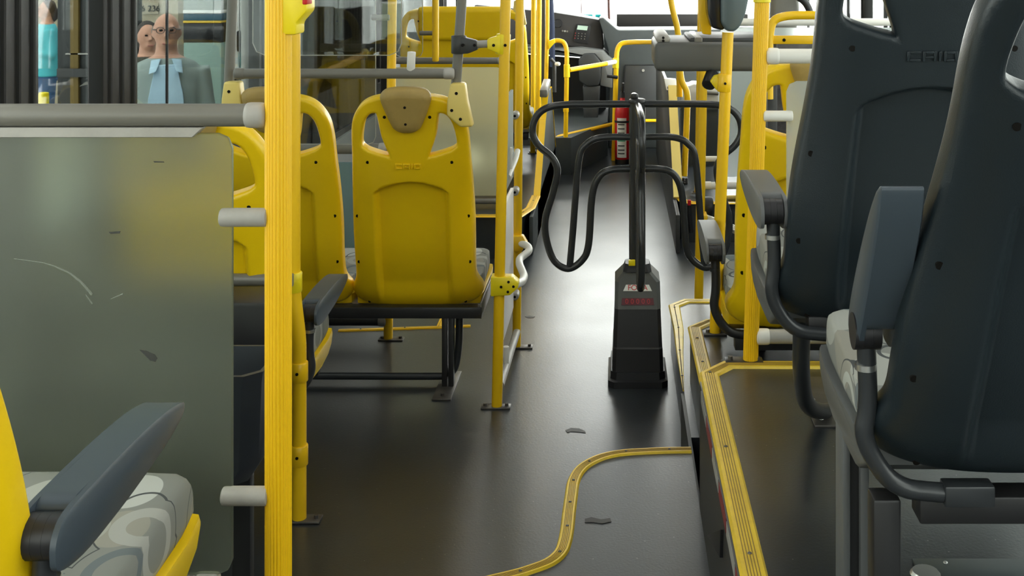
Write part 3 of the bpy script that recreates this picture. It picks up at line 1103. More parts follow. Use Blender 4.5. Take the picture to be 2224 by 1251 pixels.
# ------------------------------------------------------------------ S row: frame, grab poles with brackets, crossbar
fr = thing("bench_frame", (-.80, 3.95, 0), "black steel frame with bent tube leg under the two yellow seats", "frame")
z0 = .283
MB().box((-1.39, 3.905, .238), (W(1047, 670, 3.93).x, 3.95, .276), .003).build("front_beam", FRAMEB, fr)
MB().box((-1.39, 4.20, .238), (-.47, 4.24, .276), .003).build("rear_beam", FRAMEB, fr)
MB().box((-.466, 3.91, .236), (-.460, 4.26, .290), .001).build("end_plate", GREYT, fr)
for x in (967, 981):
    xx = W(x, 700, 3.93).x
    MB().box((xx - .009, 3.91, .006), (xx + .009, 3.94, .24), .001).build("leg_bar", FRAMEB, fr)
fp = MB().box((-.612, 3.80, 0), (-.548, 4.06, .006), .002).build("foot_plate", STEEL, fr)
for y in (3.83, 4.03):
    MB().cyl((-.58, y, .005), (-.58, y, .014), .008, .007, 6).build("bolt", STEEL, fp)
Yt = 3.955
MB().tube([W(998, 680, Yt), W(997, 760, Yt), W(985, 816, Yt), W(930, 817, Yt), W(640, 816, Yt)], .0125, 14, .07).build("bent_tube", FRAME, fr)


def bracket_pole(label, ptop, pbot, Y, poly, holes, polyY):
    b = W(*pbot, Y)
    t = thing("grab_pole", b, label, "pole", "grey grab poles on the yellow seats")
    a = W(*ptop, Y)
    d = a - b
    top = a + d * ((2.3 - a.z) / d.z)
    MB().tube([b, top], .0165, 18).build("tube", GREYT, t)
    bk = MB().prism([W(x, y, polyY) for x, y in poly], (0, .05, 0), .008, 3).build("seat_bracket", YPALE, t)
    for x, y in holes:
        c = W(x, y, polyY)
        MB().cyl(c + Vector((0, .004, 0)), c + Vector((0, -.001, 0)), .0052, .0052, 12).build("screw", HOLE, bk)
    return t


gp1 = bracket_pole("grey grab pole rising from the fully visible yellow seat", (1003, 0), (990, 190), 3.77, [(978, 181), (1009, 181), (1014, 218), (1027, 276), (1000, 277), (970, 252), (970, 222)], [(991, 203), (981, 240), (1000, 259)], 3.725)
gp2 = bracket_pole("grey grab pole rising beside the people seen through the left window", (505, 0), (497, 190), 3.77, [(485, 178), (519, 178), (524, 222), (540, 262), (508, 275), (478, 250), (480, 215)], [(497, 199)], 3.725)
q = thing("crossbar", W(745, 160, 3.735), "grey horizontal crossbar above the two yellow seats", "bar")
zc = W(745, 160, 3.735).z
xa, xb = W(512, 160, 3.735).x, W(984, 160, 3.735).x
MB().cyl((xa + .02, 3.735, zc), (xb - .02, 3.735, zc), .0165).build("tube", GREYT, q)
MB().capped((xa - .005, 3.735, zc), (xa + .032, 3.735, zc), .0185, 18, .5).build("end_cap", GREYT, q)
MB().capped((xb - .032, 3.735, zc), (xb + .004, 3.735, zc), .0185, 18, .5).build("end_cap", GREYL, q)
MB().capped(W(894, 112, 3.735), W(892, 155, 3.735), .0135, 16, .25).build("peg", WHITEP, q)
ck = thing("pole_clamp", W(1040, 98, 3.75), "dark grey and yellow clamp bar joining the grey pole to the aisle pole", "clamp")
zk = W(1040, 97, 3.755).z
x_ = lambda p: W(p, 97, 3.755).x
MB().capped((x_(996), 3.76, zk - .03), (x_(996), 3.76, zk + .03), .0245, 18, .12).prism([(x_(1000), 3.738, zk + .028), (x_(1036), 3.738, zk + .013), (x_(1038), 3.738, zk - .016), (x_(1018), 3.738, zk - .028), (x_(1000), 3.738, zk - .03)], (0, .045, 0), .004).build("grey_jaw", BULKD, ck)
MB().cyl((x_(1030), 3.758, zk), (x_(1070), 3.752, zk + .004), .0125).build("rod", GREYL, ck)
MB().capped((x_(1092), 3.75, zk - .031), (x_(1094), 3.75, zk + .036), .0235, 18, .12).prism([(x_(1090), 3.728, zk + .034), (x_(1060), 3.728, zk + .020), (x_(1060), 3.728, zk - .012), (x_(1090), 3.728, zk - .030)], (0, .045, 0), .004).build("yellow_jaw", YBRIGHT, ck)
for p, jaw in ((1007, 0), (1033, 0), (1074, 1), (1099, 1)):
    MB().cyl((x_(p), 3.74, zk), (x_(p), 3.724, zk), .005, .005, 10).build("screw", HOLE, ck)

# barrier between the two aisle poles
XB = -.385
bp_ = thing("aisle_barrier", (XB, 4.03, 0), "white edge-on barrier panel with pegs and crank handle between two aisle poles", "barrier")
MB().box((XB - .006, 3.86, .18), (XB + .006, 4.22, .62), .002).build("panel", WHITEP, bp_)
MB().box((XB - .005, 3.90, .66), (XB + .005, 4.22, .98), .002).build("upper_panel", FROSTR, bp_)
MB().cyl((XB + .002, 3.77, .062), (XB + .01, 4.32, .062), .0135).build("bottom_tube", GREYL, bp_)
MB().capped((XB + .004, 3.95, .06), (XB + .004, 3.95, .13), .011, 12, .4).build("peg", WHITEP, bp_)
for y in (252, 418, 645):
    c = W(1118, y, 4.24)
    MB().capped(c + Vector((0, .06, 0)), c, .0145, 14, .6).build("peg", GREYL, bp_)
    MB().cyl(c + Vector((0, .002, 0)), c + Vector((0, -.001, 0)), .005, .005, 8).build("peg_hole", HOLE, bp_)
MB().tube([W(1124, 328, 4.26), W(1120, 345, 4.2), W(1103, 385, 4.05)], .0105, 12, .02).build("lever", WHITEP, bp_)
MB().capped(W(1107, 320, 4.1), W(1106, 390, 4.1), .0105, 12, .4).build("lever", WHITEP, bp_)
MB().tube([W(1126, 526, 4.3), W(1148, 535, 4.26), W(1150, 545, 4.22), W(1128, 562, 4.14), W(1128, 574, 4.08), W(1139, 600, 3.98), W(1134, 612, 3.92), W(1112, 622, 3.8)], .0135, 14, .02).build("crank_handle", WHITEP, bp_)
c = W(1122, 527, 4.3)
MB().prism([c + Vector((dx, -.02, dz)) for dx, dz in ((-.04, .012), (-.02, .028), (.025, .028), (.042, .0), (.02, -.03), (-.025, -.03))], (0, .04, 0), .004).build("clamp", YPOLE, bp_)
c = W(1090, 617, 3.75)
jm = MB().prism([c + Vector((dx, -.026, dz)) for dx, dz in ((-.034, .030), (.035, .028), (.056, .010), (.055, -.006), (.028, -.030), (-.034, -.034))], (0, .052, 0), .004).build("clamp", YBRIGHT, bp_)
for dx, dz in ((-.0, -.002), (.024, .014), (.040, -.001), (.022, -.018)):
    MB().cyl(c + Vector((dx, -.02, dz)), c + Vector((dx, -.0275, dz)), .0045, .0045, 8).build("screw", HOLE, jm)

# ------------------------------------------------------------------ screens with a rail on top
def screen(label, Y, px_r, z_top, z_bot, x_l, rail_z, rail_r, cap_px, m, conn=(), conn_px=None, rail_m=GREYT, cap_m=GREYL, rnd=.03, low=None, left=True, strip=None):
    """frosted screen fixed between the side wall (x_l) and a pole; conn: heights of the pegs that hold it"""
    xr = W(px_r, 0, Y).x
    xc = W(cap_px, 0, Y).x
    t = thing("frosted_screen", ((x_l + xr) / 2, Y, z_bot), label, "screen", "frosted screens")
    sgn = 1 if xr > x_l else -1
    pts = [(x_l, z_bot), (xr - sgn * rnd, z_bot), (xr - sgn * rnd * .3, z_bot + rnd * .3), (xr, z_bot + rnd), (xr, z_top - rnd), (xr - sgn * rnd * .3, z_top - rnd * .3), (xr - sgn * rnd, z_top), (x_l, z_top)]
    MB().prism([(x, Y - .004, z) for x, z in pts], (0, .008, 0), .0012, 1).build("panel", m, t)
    MB().cyl((x_l, Y, rail_z), (xc - sgn * .03, Y, rail_z), rail_r, rail_r, 20).build("top_rail", rail_m, t)
    MB().capped((xc - sgn * .034, Y, rail_z), (xc, Y, rail_z), rail_r * 1.12, 20, .5).build("rail_cap", cap_m, t)
    for pa, pb, py, r in conn:
        a, b = W(pa, py, Y - .006), W(pb, py, Y - .006)
        MB().capped(a, b, r, 18, .4).build("peg", cap_m, t)
    if low:
        lz, lr, lm, lpx = low
        xl = W(lpx, 0, Y).x
        MB().cyl((x_l, Y, lz), (xl, Y, lz), lr).build("bottom_rail", lm, t)
        MB().capped((xl - sgn * .03, Y, lz), (xl + sgn * .004, Y, lz), lr * 1.15, 16, .4).build("rail_cap", cap_m, t)
    if strip:
        p0, p1, ya, yb = strip
        MB().prism([W(x, y, Y - .010) for x, y in ((p0, ya), (p1, ya), (p1 - 24, yb), (p0, yb))], (0, .02, 0), .001, 1).build("clip_strip", GREYL, t)
    return t


YF = 1.75
screen("large frosted screen in front on the left, under the thick grey rail", YF, 506, W(0, 289, YF).z, W(0, 1246, YF).z, -1.39, W(0, 250, YF).z, .0175, 580, FROST,
       [(478, 583, 472, .0142), (482, 584, 1077, .0142)], rnd=.022, strip=(-300, 441, 277, 299), low=(W(0, 1262, YF).z, .012, GREYT, 470))
scr = bpy.data.objects["frosted_screen"]
SCR = mat("scratch haze", (.20, .22, .18), .8)
for pts_, r_ in (([(30, 562), (90, 570), (118, 578)], .0011), ([(116, 577), (150, 592), (176, 612), (200, 640)], .0022), ([(186, 640), (200, 660)], .0014), ([(240, 650), (268, 638)], .0012)):
    MB().tube([W(x, y, YF - .0040) for x, y in pts_], [r_ * .5, r_], 6).build("scratch", SCR, scr)
SMG = mat("dark smudge", (.05, .052, .045), .7)
for pts_ in ([(303, 760), (318, 762), (336, 770), (342, 778), (338, 786), (326, 783)], [(333, 350), (356, 351), (357, 353), (335, 353)], [(236, 504), (262, 502), (260, 507), (240, 508)]):
    MB().prism([W(x, y, YF - .0042) for x, y in pts_], (0, .0006, 0)).build("smudge", SMG, scr)
tag(MB().cyl((-1.39, 2.96, W(0, 608, 2.96).z), (W(636, 608, 2.96).x, 2.96, W(0, 608, 2.96).z), .0165).build("grab_rail", GREYT), "thin grey rail just behind the large frosted screen", "rail")
YB_ = 4.41
screen("frosted screen with grey rail behind the two yellow seats", YB_, 834, W(0, 352, YB_).z, .32, -1.39, W(0, 323, YB_).z, .0205, 841, frosted("blue grey frosted acrylic", (.30, .40, .40), .35, .5), low=(.072, .018, BULKD, 838), rnd=.01)
YCc = 5.8
screen("pale frosted screen between the brown headrest and the aisle pole", YCc, 1084, W(0, 146, YCc).z, W(0, 425, YCc).z, -1.14, W(0, 132, YCc).z, .0165, 1095, FROSTW, low=(W(0, 437, YCc).z, .014, GREYT, 1095), rnd=.01)
screen("pale frosted screen behind the ribbed pole and charcoal seat on the right", Y8, 1708, W(0, 176, Y8).z, W(0, 716, Y8).z, 1.24, W(0, 122, Y8).z, .0178, 1663, FROSTR, [(1657, 1722, 252, .0130)], rail_m=WHITEP, cap_m=WHITEP, rnd=.025,
       low=(W(0, 731, Y8).z, .0165, GREYL, 1645))
Y6 = 4.85
screen("pale blue frosted screen right of the turnstile", Y6, 1561, W(0, 60, Y6).z, W(0, 384, Y6).z, 1.24, W(0, 48, Y6).z, .016, 1535, FROSTR, [(1530, 1564, 345, .0118)], rail_m=WHITEP, cap_m=WHITEP, rnd=.03, low=(W(0, 403, Y6).z, .0150, WHITEP, 1530))


def hung_glass(label, Y, px0, px1, py, z1, clip=None, r=.03):
    x0, x1 = W(px0, 0, Y).x, W(px1, 0, Y).x
    z0 = W(0, py, Y).z
    t = thing("glass_partition", ((x0 + x1) / 2, Y, z0), label, "glass", "clear glass partitions")
    pts = [(x0, z1), (x0, z0 + r), (x0 + .3 * r, z0 + .3 * r), (x0 + r, z0), (x1 - r, z0), (x1 - .3 * r, z0 + .3 * r), (x1, z0 + r), (x1, z1)]
    MB().prism([(x, Y - .003, z) for x, z in pts], (0, .006, 0)).build("pane", CLEAR, t, flat=True)
    MB().tube([(x, Y, z) for x, z in pts], .0018, 6).build("polished_edge", GREYL, t)
    if clip:
        MB().capped(W(clip[0], clip[2], Y - .01), W(clip[1], clip[2], Y - .01), .0115, 14, .5).build("clip", GREYT, t)


hung_glass("clear glass partition above the rail behind the yellow seats", 4.38, 520, 816, 314, 2.28, (806, 846, 38))
hung_glass("clear glass pane ending above the grey crossbar", 4.28, 549, 872, 120, 2.28, None, .045)
hung_glass("clear glass pane in front of the extra wide yellow seat", 5.8, 858, 918, 124, 2.28, (911, 942, 72))
tag(MB().capped(W(946, 134, 5.75), W(946, -330, 5.75), .0165, 14, .5).build("rail_stub", YPOLE), "short yellow pole hanging down to the far screen's rail", "pole")

# ------------------------------------------------------------------ turnstile
XT, YT = (1384 - CX) * 4.05 / F, 4.05
ts = thing("turnstile", (XT, YT, 0), "dark grey turnstile with looped tube wings on a black pedestal in the aisle", "turnstile")
OUTW = [(.012, .948), (.14, .948), (.26, .946), (.325, .932), (.360, .895), (.367, .845), (.345, .802), (.300, .762), (.281, .715), (.296, .64), (.323, .545), (.319, .472), (.292, .400), (.243, .371), (.194, .400), (.171, .456), (.160, .615),
        (.140, .685), (.098, .716), (.012, .721)]
MIDW = [(.012, .831), (.125, .831), (.180, .806), (.206, .747), (.226, .504), (.237, .380)]
for k, ang in enumerate((180, 0, 270, 90)):
    a = math.radians(ang + 1.5)
    d = Vector((math.cos(a), math.sin(a), 0))
    f = lambda P: [Vector((XT, YT, 0)) + d * r + Vector((0, 0, z)) for r, z in P]
    q = MB()
    q.tube(f(OUTW), .0126, 14, smooth=True)
    q.tube(f(MIDW), .0120, 14, smooth=True)
    q.build("wing", TURN, ts)
MB().cyl((XT, YT, .34), (XT, YT, .955), .029, .029, 20).build("post", TURN, ts)
MB().capped((XT, YT, .945), (XT, YT, .968), .030, 18, .3).capped((XT - .01, YT, .965), (XT - .01, YT, .985), .014, 12, .5).build("top_cap", TURNBOX, ts)


def octo(z, hw, y0, y1, c):
    return [(XT + x, y, z) for x, y in ((-hw + c, y0), (hw - c, y0), (hw, y0 + c), (hw, y1 - c), (hw - c, y1), (-hw + c, y1), (-hw, y1 - c), (-hw, y0 + c))]


MB().loft([octo(0, .102, 3.905, 4.17, .02), octo(.022, .102, 3.905, 4.17, .02), octo(.026, .094, 3.915, 4.16, .02), octo(.05, .092, 3.918, 4.16, .02)]).build("foot_flange", BLACK, ts)
MB().loft([octo(.045, .088, 3.925, 4.15, .012), octo(.125, .085, 3.932, 4.15, .012), octo(.13, .084, 3.936, 4.15, .012), octo(.255, .079, 3.955, 4.148, .012)]).build("housing", TURNBOX, ts, sharp=20)
MB().loft([octo(.255, .0795, 3.953, 4.148, .012), octo(.335, .0785, 4.000, 4.148, .012), octo(.368, .046, 4.022, 4.14, .01)]).build("housing_top", TURNTOP, ts, sharp=20)
MB().loft([octo(.366, .050, 4.012, 4.11, .012), octo(.392, .042, 4.02, 4.10, .012)]).build("collar", BLACK, ts)
MB().box((XT - .031, 3.998, .392), (XT - .008, 4.01, .412), .002).build("warning_tag", YBRIGHT, ts)
slope = Vector((0, 4.000 - 3.953, .08)).normalized()
nrm = Vector((1, 0, 0)).cross(slope)
c0 = Vector((XT, 3.953, .255)) + nrm * .0005
cl = c0 + slope * .073
sg = MB().prism([cl + Vector((1, 0, 0)) * x + slope * y for x, y in ((-.050, -.011), (.050, -.011), (.040, .011), (-.040, .011))], nrm * .0015).build("name_plate", LABEL, ts)
BASE[sg.name] = BASE[ts.name].copy()
text_mesh("lettering", "FOCA", .026, RED, sg, cl + nrm * .002, (1, 0, 0), slope, .0006)
cc = c0 + slope * .026
sg = MB().prism([cc + Vector((1, 0, 0)) * x + slope * y for x, y in ((-.056, -.012), (.056, -.012), (.054, .012), (-.054, .012))], nrm * .0015).build("counter_window", REDDIM, ts)
BASE[sg.name] = BASE[ts.name].copy()
text_mesh("counter_digits", "0 0 0 0 0", .024, REDLED, sg, cc + nrm * .002, (1, 0, 0), slope, .0006)
tag(MB().cyl((XT + .0, 3.2, 0), (XT + .0, 3.2, .0006), .001).build("floor_mark", BLACK), "dark scuff mark on the aisle floor in front of the turnstile", "mark") if False else None

# ------------------------------------------------------------------ seat legs on the right platform
def seat_leg(root, tubepts, plate, m=FRAME):
    t = MB()
    t.tube(tubepts, .0165, 16, .10)
    t.build("leg", m, root)
    (lo, hi) = plate
    pl = MB().box(lo, hi, .001).build("foot_plate", STEEL, root)
    for fx, fy in ((.15, .12), (.15, .5), (.15, .88)):
        MB().ball((lo[0] + (hi[0] - lo[0]) * fx, lo[1] + (hi[1] - lo[1]) * fy, hi[2]), (.006, .006, .003), 10).build("bolt", SILVER, pl)


D = BASE[seat_d.name]
MB().box((D.x - .19, 2.12, .765), (D.x + .4, 2.16, .80), .003).build("seat_frame", FRAMEB, seat_d)
seat_leg(seat_d, [W(1741, 714, 2.15), W(1739, 810, 2.2), W(1750, 885, 2.3), W(1795, 897, 2.43), W(1850, 880, 2.5)], ((.405, 2.355, ZC), (.53, 2.63, ZC + .005)))
E = BASE[seat_e.name]
MB().box((E.x - .19, 1.50, .722), (E.x + .4, 1.545, .758), .003).build("seat_frame", FRAMEB, seat_e)
q = MB()
q.box((W(1890, 0, 1.55).x, 1.53, ZC), (W(1950, 0, 1.55).x, 1.57, .74), .004)
q.build("leg", FRAMEB, seat_e)
MB().box((W(1825, 0, 1.72).x, 1.70, ZC), (W(1842, 0, 1.72).x, 1.76, .76), .004).box((W(1862, 0, 1.72).x, 1.70, ZC), (W(1882, 0, 1.72).x, 1.76, .76), .004).build("leg", GREYARM, seat_e)
MB().box((W(1842, 0, 1.72).x, 1.71, ZC), (W(1862, 0, 1.72).x, 1.75, .75)).build("leg_web", FRAMEB, seat_e)
# floor hatch strip at the lower right
hs = tag(MB().box((.47, 1.70, ZC), (1.2, 1.835, ZC + .004), .001).build("floor_hatch", mat("teal grey hatch plate", (.05, .065, .07), .35)), "flat hatch plate screwed to the floor under the nearest charcoal seat", "hatch")
for k in range(4):
    MB().ball((.52 + k * .13, 1.822, ZC + .004), (.004, .004, .002), 8).build("screw", SILVER, hs)
MB().cyl((W(2010, 0, 1.79).x, 1.79, ZC + .003), (W(2010, 0, 1.79).x, 1.79, ZC + .008), .024, .02, 20).build("lock_cover", SILVER, hs)
# legs of the other seats
for s_, zf in ((seat_y, ZB), (seat_f, .34), (seat_0, 0.0), (seat_g, .206)):
    B_ = BASE[s_.name]
    e_ = .18 if s_ is seat_g else 0
    q = MB().box((B_.x - .2 - e_, B_.y + .02, B_.z - .085), (B_.x + .2 + e_, B_.y + .06, B_.z - .045), .003)
    q.box((B_.x - .2 - e_, B_.y + .30, B_.z - .085), (B_.x + .2 + e_, B_.y + .34, B_.z - .045), .003)
    q.build("seat_frame", FRAMEB, s_)
    for xx in (-.12, .12):
        MB().box((B_.x + xx - .02, B_.y + .14, zf), (B_.x + xx + .02, B_.y + .22, B_.z - .04), .003).build("leg", FRAMEB, s_)

# ------------------------------------------------------------------ waste bin
bn = thing("waste_bin", (-.87, 2.45, .40), "dark plastic waste bin behind the large frosted screen", "bin")
def rr(x0, x1, y0, y1, z, c=.03):
    return [(x0 + c, y0, z), (x1 - c, y0, z), (x1, y0 + c, z), (x1, y1 - c, z), (x1 - c, y1, z), (x0 + c, y1, z), (x0, y1 - c, z), (x0, y0 + c, z)]
x1 = W(563, 0, 2.3).x
MB().loft([rr(-1.04, x1 - .045, 2.34, 2.44, .385, .03), rr(-1.05, x1 - .016, 2.315, 2.46, .43, .03), rr(-1.06, x1 - .006, 2.305, 2.475, .60, .03), rr(-1.07, x1, 2.295, 2.485, .626, .03),
           rr(-1.06, x1 - .008, 2.303, 2.477, .626, .03), rr(-1.05, x1 - .02, 2.32, 2.46, .45, .03)]).build("bin_body", mat("dark slate plastic", (.028, .032, .040), .38), bn)
MB().box((-1.0, 2.48, 0), (-.96, 2.51, .60), .004).box((-.83, 2.48, 0), (-.79, 2.51, .60), .004).build("bracket", FRAMEB, bn)
tag(MB().box((-1.40, 2.66, .40), (-.80, 2.80, .665), .01).build("dark_box", BLACK), "black box behind the waste bin, hiding the foot of a yellow seat", "box")  # plain black block behind the bin, its use unknown

# ------------------------------------------------------------------ front left side wall, conductor's place and the front
def side_wall(name, X, t, pts, m, label, cat="panel"):
    o = MB().prism([(X, y, z) for y, z in pts], (t, 0, 0), .004).build(name, m)
    return tag(o, label, cat)


swl = side_wall("stair_side_panel", -.412, -.02, [(5.66, 0), (5.66, .19), (6.06, .19), (6.55, .53), (6.83, .665), (7.2, .65), (7.69, .2), (7.7, 0)], BULK, "grey side panel with yellow edges beside the front left platform")
def edge_strip(parent, X0, X1, pts, m):
    q = MB()
    for (ya, za), (yb, zb) in zip(pts[:-1], pts[1:]):
        dv = Vector((0, yb - ya, zb - za)).normalized()
        nv = Vector((0, -dv.z, dv.y))
        if nv.z < 0 and abs(dv.z) < .99:
            nv = -nv
        q.prism([Vector((X0, ya, za)), Vector((X1, ya, za)), Vector((X1, yb, zb)), Vector((X0, yb, zb))], nv * .012)
    q.build("edge_strip", m, parent)
edge_strip(swl, -.440, -.405, [(6.06, .195), (6.55, .535), (6.83, .67)], YPOLE)
edge_strip(swl, -.425, -.408, [(7.69, .2), (7.2, .65)], YPOLE)
MB().prism([(-.445, 6.62, .66), (-.400, 6.62, .66), (-.400, 6.95, .69), (-.445, 6.95, .69)], (0, 0, .045), .008).build("end_cap", GREYT, swl)
swr = side_wall("stair_side_panel", .292, .02, [(5.70, 0), (5.70, .19), (6.02, .20), (6.55, .60), (6.66, .72), (7.6, .72), (8.6, .72), (8.6, 0)], DWALL, "dark side panel with yellow edge right of the aisle front")
edge_strip(swr, .296, .345, [(6.02, .205), (6.55, .605), (6.66, .72)], YPALE)
MB().prism([(.285, 6.64, .70), (.345, 6.64, .70), (.345, 6.72, .755), (.275, 6.72, .76)], (0, .05, 0), .004).build("flared_cap", WHITEP, swr)

# fare desk
YD = 3.56
dk = thing("fare_desk", W(1530, 155, YD), "grey fare desk with rounded end above the right turnstile wing", "desk")
z0, z1 = W(0, 156, YD).z, W(0, 92, YD).z
xl, xr = W(1422, 0, YD).x, W(1662, 0, YD).x
MB().box((xl, YD, z0), (xr, YD + .36, z1), .018, 4).build("desk_body", GREYDESK, dk)
MB().box((xl + .11, YD + .03, z1 - .004), (xr, YD + .34, z1 + .012), .006).build("desk_top", BULKD, dk)
MB().box((xl + .004, YD + .015, z1 - .006), (xl + .05, YD + .34, z1 + .022), .016, 3).build("end_lip", GREYL, dk)
MB().box((xl + .125, YD + .02, z1 - .006), (xl + .15, YD + .34, z1 + .014), .006, 3).build("end_lip", GREYT, dk)
for zz in (.004, .013):
    c = Vector((xl + .027, YD + .022, z1 + zz))
    MB().cyl(c + Vector((0, .01, 0)), c + Vector((0, -.008, 0)), .0042, .0042, 10).build("screw", HOLE, dk)
MB().capped(W(1548, 160, YD + .02), W(1538, 186, YD - .02), .022, 14, .3).build("mount", BLACK, dk)
MB().prism([W(x, y, YD - .08) for x, y in ((1543, 178), (1552, 165), (1566, 162), (1568, 198), (1556, 196))], (0, .03, 0), .003).build("mount_clamp", YBRIGHT, dk)
MB().box((W(1432, 0, YD + .15).x, YD + .15, ZA if False else 0.0), (W(1446, 0, YD + .15).x, YD + .19, z0 + .01), .003).build("leg", DWALL, dk) if False else None
MB().box((W(1640, 0, 3.8).x, 3.72, ZA), (W(1660, 0, 3.8).x, 3.80, z0 + .01), .003).build("leg", DWALL, dk)

# ticket reader on its pole
rd = thing("ticket_reader", W(1580, 70, 3.42), "dark ticket reader with rounded slate face on top of the yellow pole", "reader")
MB().prism([W(x, y, 3.40) for x, y in ((1530, -180), (1570, -180), (1574, 64), (1566, 66), (1546, 60), (1538, 30))], (0, .10, 0), .006, 2).build("housing", GLOSSBLK, rd)
MB().prism([W(x, y, 3.385) for x, y in ((1565, -180), (1634, -180), (1630, -20), (1620, 30), (1608, 58), (1596, 69), (1578, 68), (1566, 50))], (0, .10, 0), .010, 3).build("face", mat("slate reader face", (.085, .115, .125), .35), rd)
MB().prism([W(x, y, 3.50) for x, y in ((1516, -180), (1545, -180), (1545, 76), (1526, 74), (1517, 40))], (0, .02, 0), .004).build("back_plate", YPOLE, rd)

# bent lever with screw plate, added white block for the bright door light
lv = thing("bent_grab_pole", W(1485, 395, 6.4), "slim bent yellow pole ending above a dark screw plate by the fare desk", "pole")
MB().tube([W(1486, 382, 6.4), W(1490, 300, 6.4), W(1494, 200, 6.4), W(1480, 178, 6.4), W(1477, 150, 6.4)], .0175, 14, .06).build("tube", YPOLE, lv)
MB().tube([W(1476, 210, 6.45), W(1475, 70, 6.45), W(1457, 10, 6.45), W(1452, -60, 6.45), W(1452, -560, 6.45)], .0175, 14, .12).build("upper_tube", YPOLE, lv)
MB().box(W(1479, 400, 6.42), W(1493, 384, 6.46), .003).build("screw_plate", DWALL, lv)
for y in (388, 392, 396):
    c = W(1486, y, 6.41)
    MB().ball(c, .006, 8).build("screw", STEEL, lv)
wb = tag(MB().prism([W(x, y, 7.0) for x, y in ((1478, 186), (1500, 186), (1506, 182), (1562, 186), (1562, 232), (1478, 232))], (0, .2, 0), .01).build("door_light_block", WHITEP), "made-up white block for the bright door light, behind the slim bent pole", "block")
MB().box(W(1478, 236, 7.0), W(1562, 230, 7.2)).box((W(1480, 0, 7.0).x, 7.01, .20), (W(1560, 0, 7.0).x, 7.19, W(0, 232, 7).z)).build("block_base", BULK, wb)  # added base so the white block stands on the platform
MB().cyl(W(1515, 200, 6.98), W(1560, 203, 6.98), .012).build("handle", GREYT, wb)
tag(MB().tube([W(1497, 442, 5.90), W(1497, 470, 5.905), W(1501, 505, 5.905)], .011, 10).build("buckle_strap", BLACK), "black seat belt stalk behind the right turnstile wing", "strap")
MB().capped(W(1497, 434, 5.895), W(1497, 446, 5.895), .0095, 10, .4).build("buckle_button", RED, bpy.data.objects["buckle_strap"])
gr = thing("guard_rail", W(1560, 485, 4.8), "bare metal guard rail running right from a yellow clamp behind the turnstile", "rail")
MB().cyl(W(1527, 472, 4.8), W(1640, 515, 4.6), .0165).build("tube", SILVER, gr)
MB().box(W(1519, 492, 4.76), W(1534, 458, 4.84), .006).build("clamp", YPOLE, gr)
MB().capped(W(1528, 450, 4.9), W(1549, 450, 4.9), .045, 16, .3).build("end_stop", BLACK, gr)
tag(MB().cyl(W(1560, 431, 5.2), W(1665, 431, 5.2), .0145).build("brass_rail", mat("brass coloured rail", (.45, .33, .10), .3, metal=.6)), "brass coloured rail under the pale blue screen", "rail")
# hoop guard and dark partition on the right
hg = thing("hoop_guard", W(1720, 92, 4.1), "yellow hoop guard with cross plate right of the ribbed pole", "guard")
YH = 4.1
MB().tube([W(1670, 215, YH), W(1670, 60, YH), W(1690, 33, YH), W(1800, 33, YH), W(1830, 33, YH)], .0155, 14, .08).build("hoop", YPOLE, hg)
MB().box(W(1672, 96, YH - .006), W(1830, 77, YH + .006), .003).build("cross_plate", YPOLE, hg)
MB().cyl(W(1703, 87, YH - .004), W(1703, 87, YH - .009), .006, .006, 10).build("screw", HOLE, hg)
MB().box((W(1668, 0, YH).x, YH + .02, ZA), (W(1690, 0, YH).x, YH + .06, W(0, 96, YH).z), .004).build("post", DWALL, hg)
tag(MB().box(W(1665, 330, 4.6), W(1850, 92, 4.64), .006).box((W(1668, 0, 4.6).x, 4.605, 0), (W(1690, 0, 4.6).x, 4.635, .7)).build("dark_screen", mat("dark printed screen", (.05, .045, .045), .35, dirt=.8, dscale=14, dcol=(.16, .15, .15))), "dark printed screen seen through the right yellow seat's handle hole", "screen")
sg_ = thing("driver_side_seat", W(1715, 25, 6.4), "pale grey seat back high up behind the yellow hoop guard", "seat")
MB().prism([W(x, y, 6.4) for x, y in ((1672, 140), (1676, -60), (1700, -140), (1730, -140), (1738, 24), (1720, 140))], (0, .12, 0), .03, 3).build("backrest", GREYT, sg_)
MB().tube([W(1728, -10, 6.35), W(1752, 6, 6.35), W(1764, 40, 6.35)], .02, 12, .1).build("armrest", BLACK, sg_)
MB().prism([W(x, y, 6.3) for x, y in ((1672, 150), (1740, 150), (1740, 180), (1672, 180))], (0, .45, 0), .02).build("seat_base", GREYT, sg_)
MB().box((W(1690, 0, 6.5).x, 6.5, .2), (W(1720, 0, 6.5).x, 6.6, W(0, 170, 6.4).z), .01).build("pedestal", DWALL, sg_)

# bulkhead and dashboard
YW = 8.85
bh = thing("bulkhead", W(1500, 345, YW), "blue grey bulkhead with dark flap below the windshield", "bulkhead")
pts = [(1322, 350), (1322, 110), (1300, 40), (1310, 38), (1342, 66), (1640, 64), (1660, 64), (1660, 350)]
ptw = [W(x, y, YW) for x, y in pts]
for p in (ptw[0], ptw[-1]):
    p.z = 0
MB().prism(ptw, (0, .5, 0), .012).build("panel", BULK, bh)
MB().prism([W(x, y, YW - .01) for x, y in ((1358, 142), (1440, 142), (1440, 262), (1352, 262))], (0, .03, 0), .004).build("flap", BULKD, bh)
MB().tube([W(x, y, YW - .012) for x, y in ((1352, 262), (1358, 141), (1440, 141))], .004, 8).build("flap_seal", BLACK, bh)
MB().cyl(W(1397, 153, YW - .008), W(1397, 153, YW - .02), .011, .011, 14).build("lock", SILVER, bh)
MB().box(W(1350, 75, YW + .1) - Vector((0, 0, .02)), W(1630, 62, YW + 1.3), .004).build("ledge", GREYT, bh)
tr = tag(MB().box(W(1339, 62, 9.6), W(1620, 29, 9.75), .006).build("dash_tray", DASH), "long black board lying under the windshield", "board")

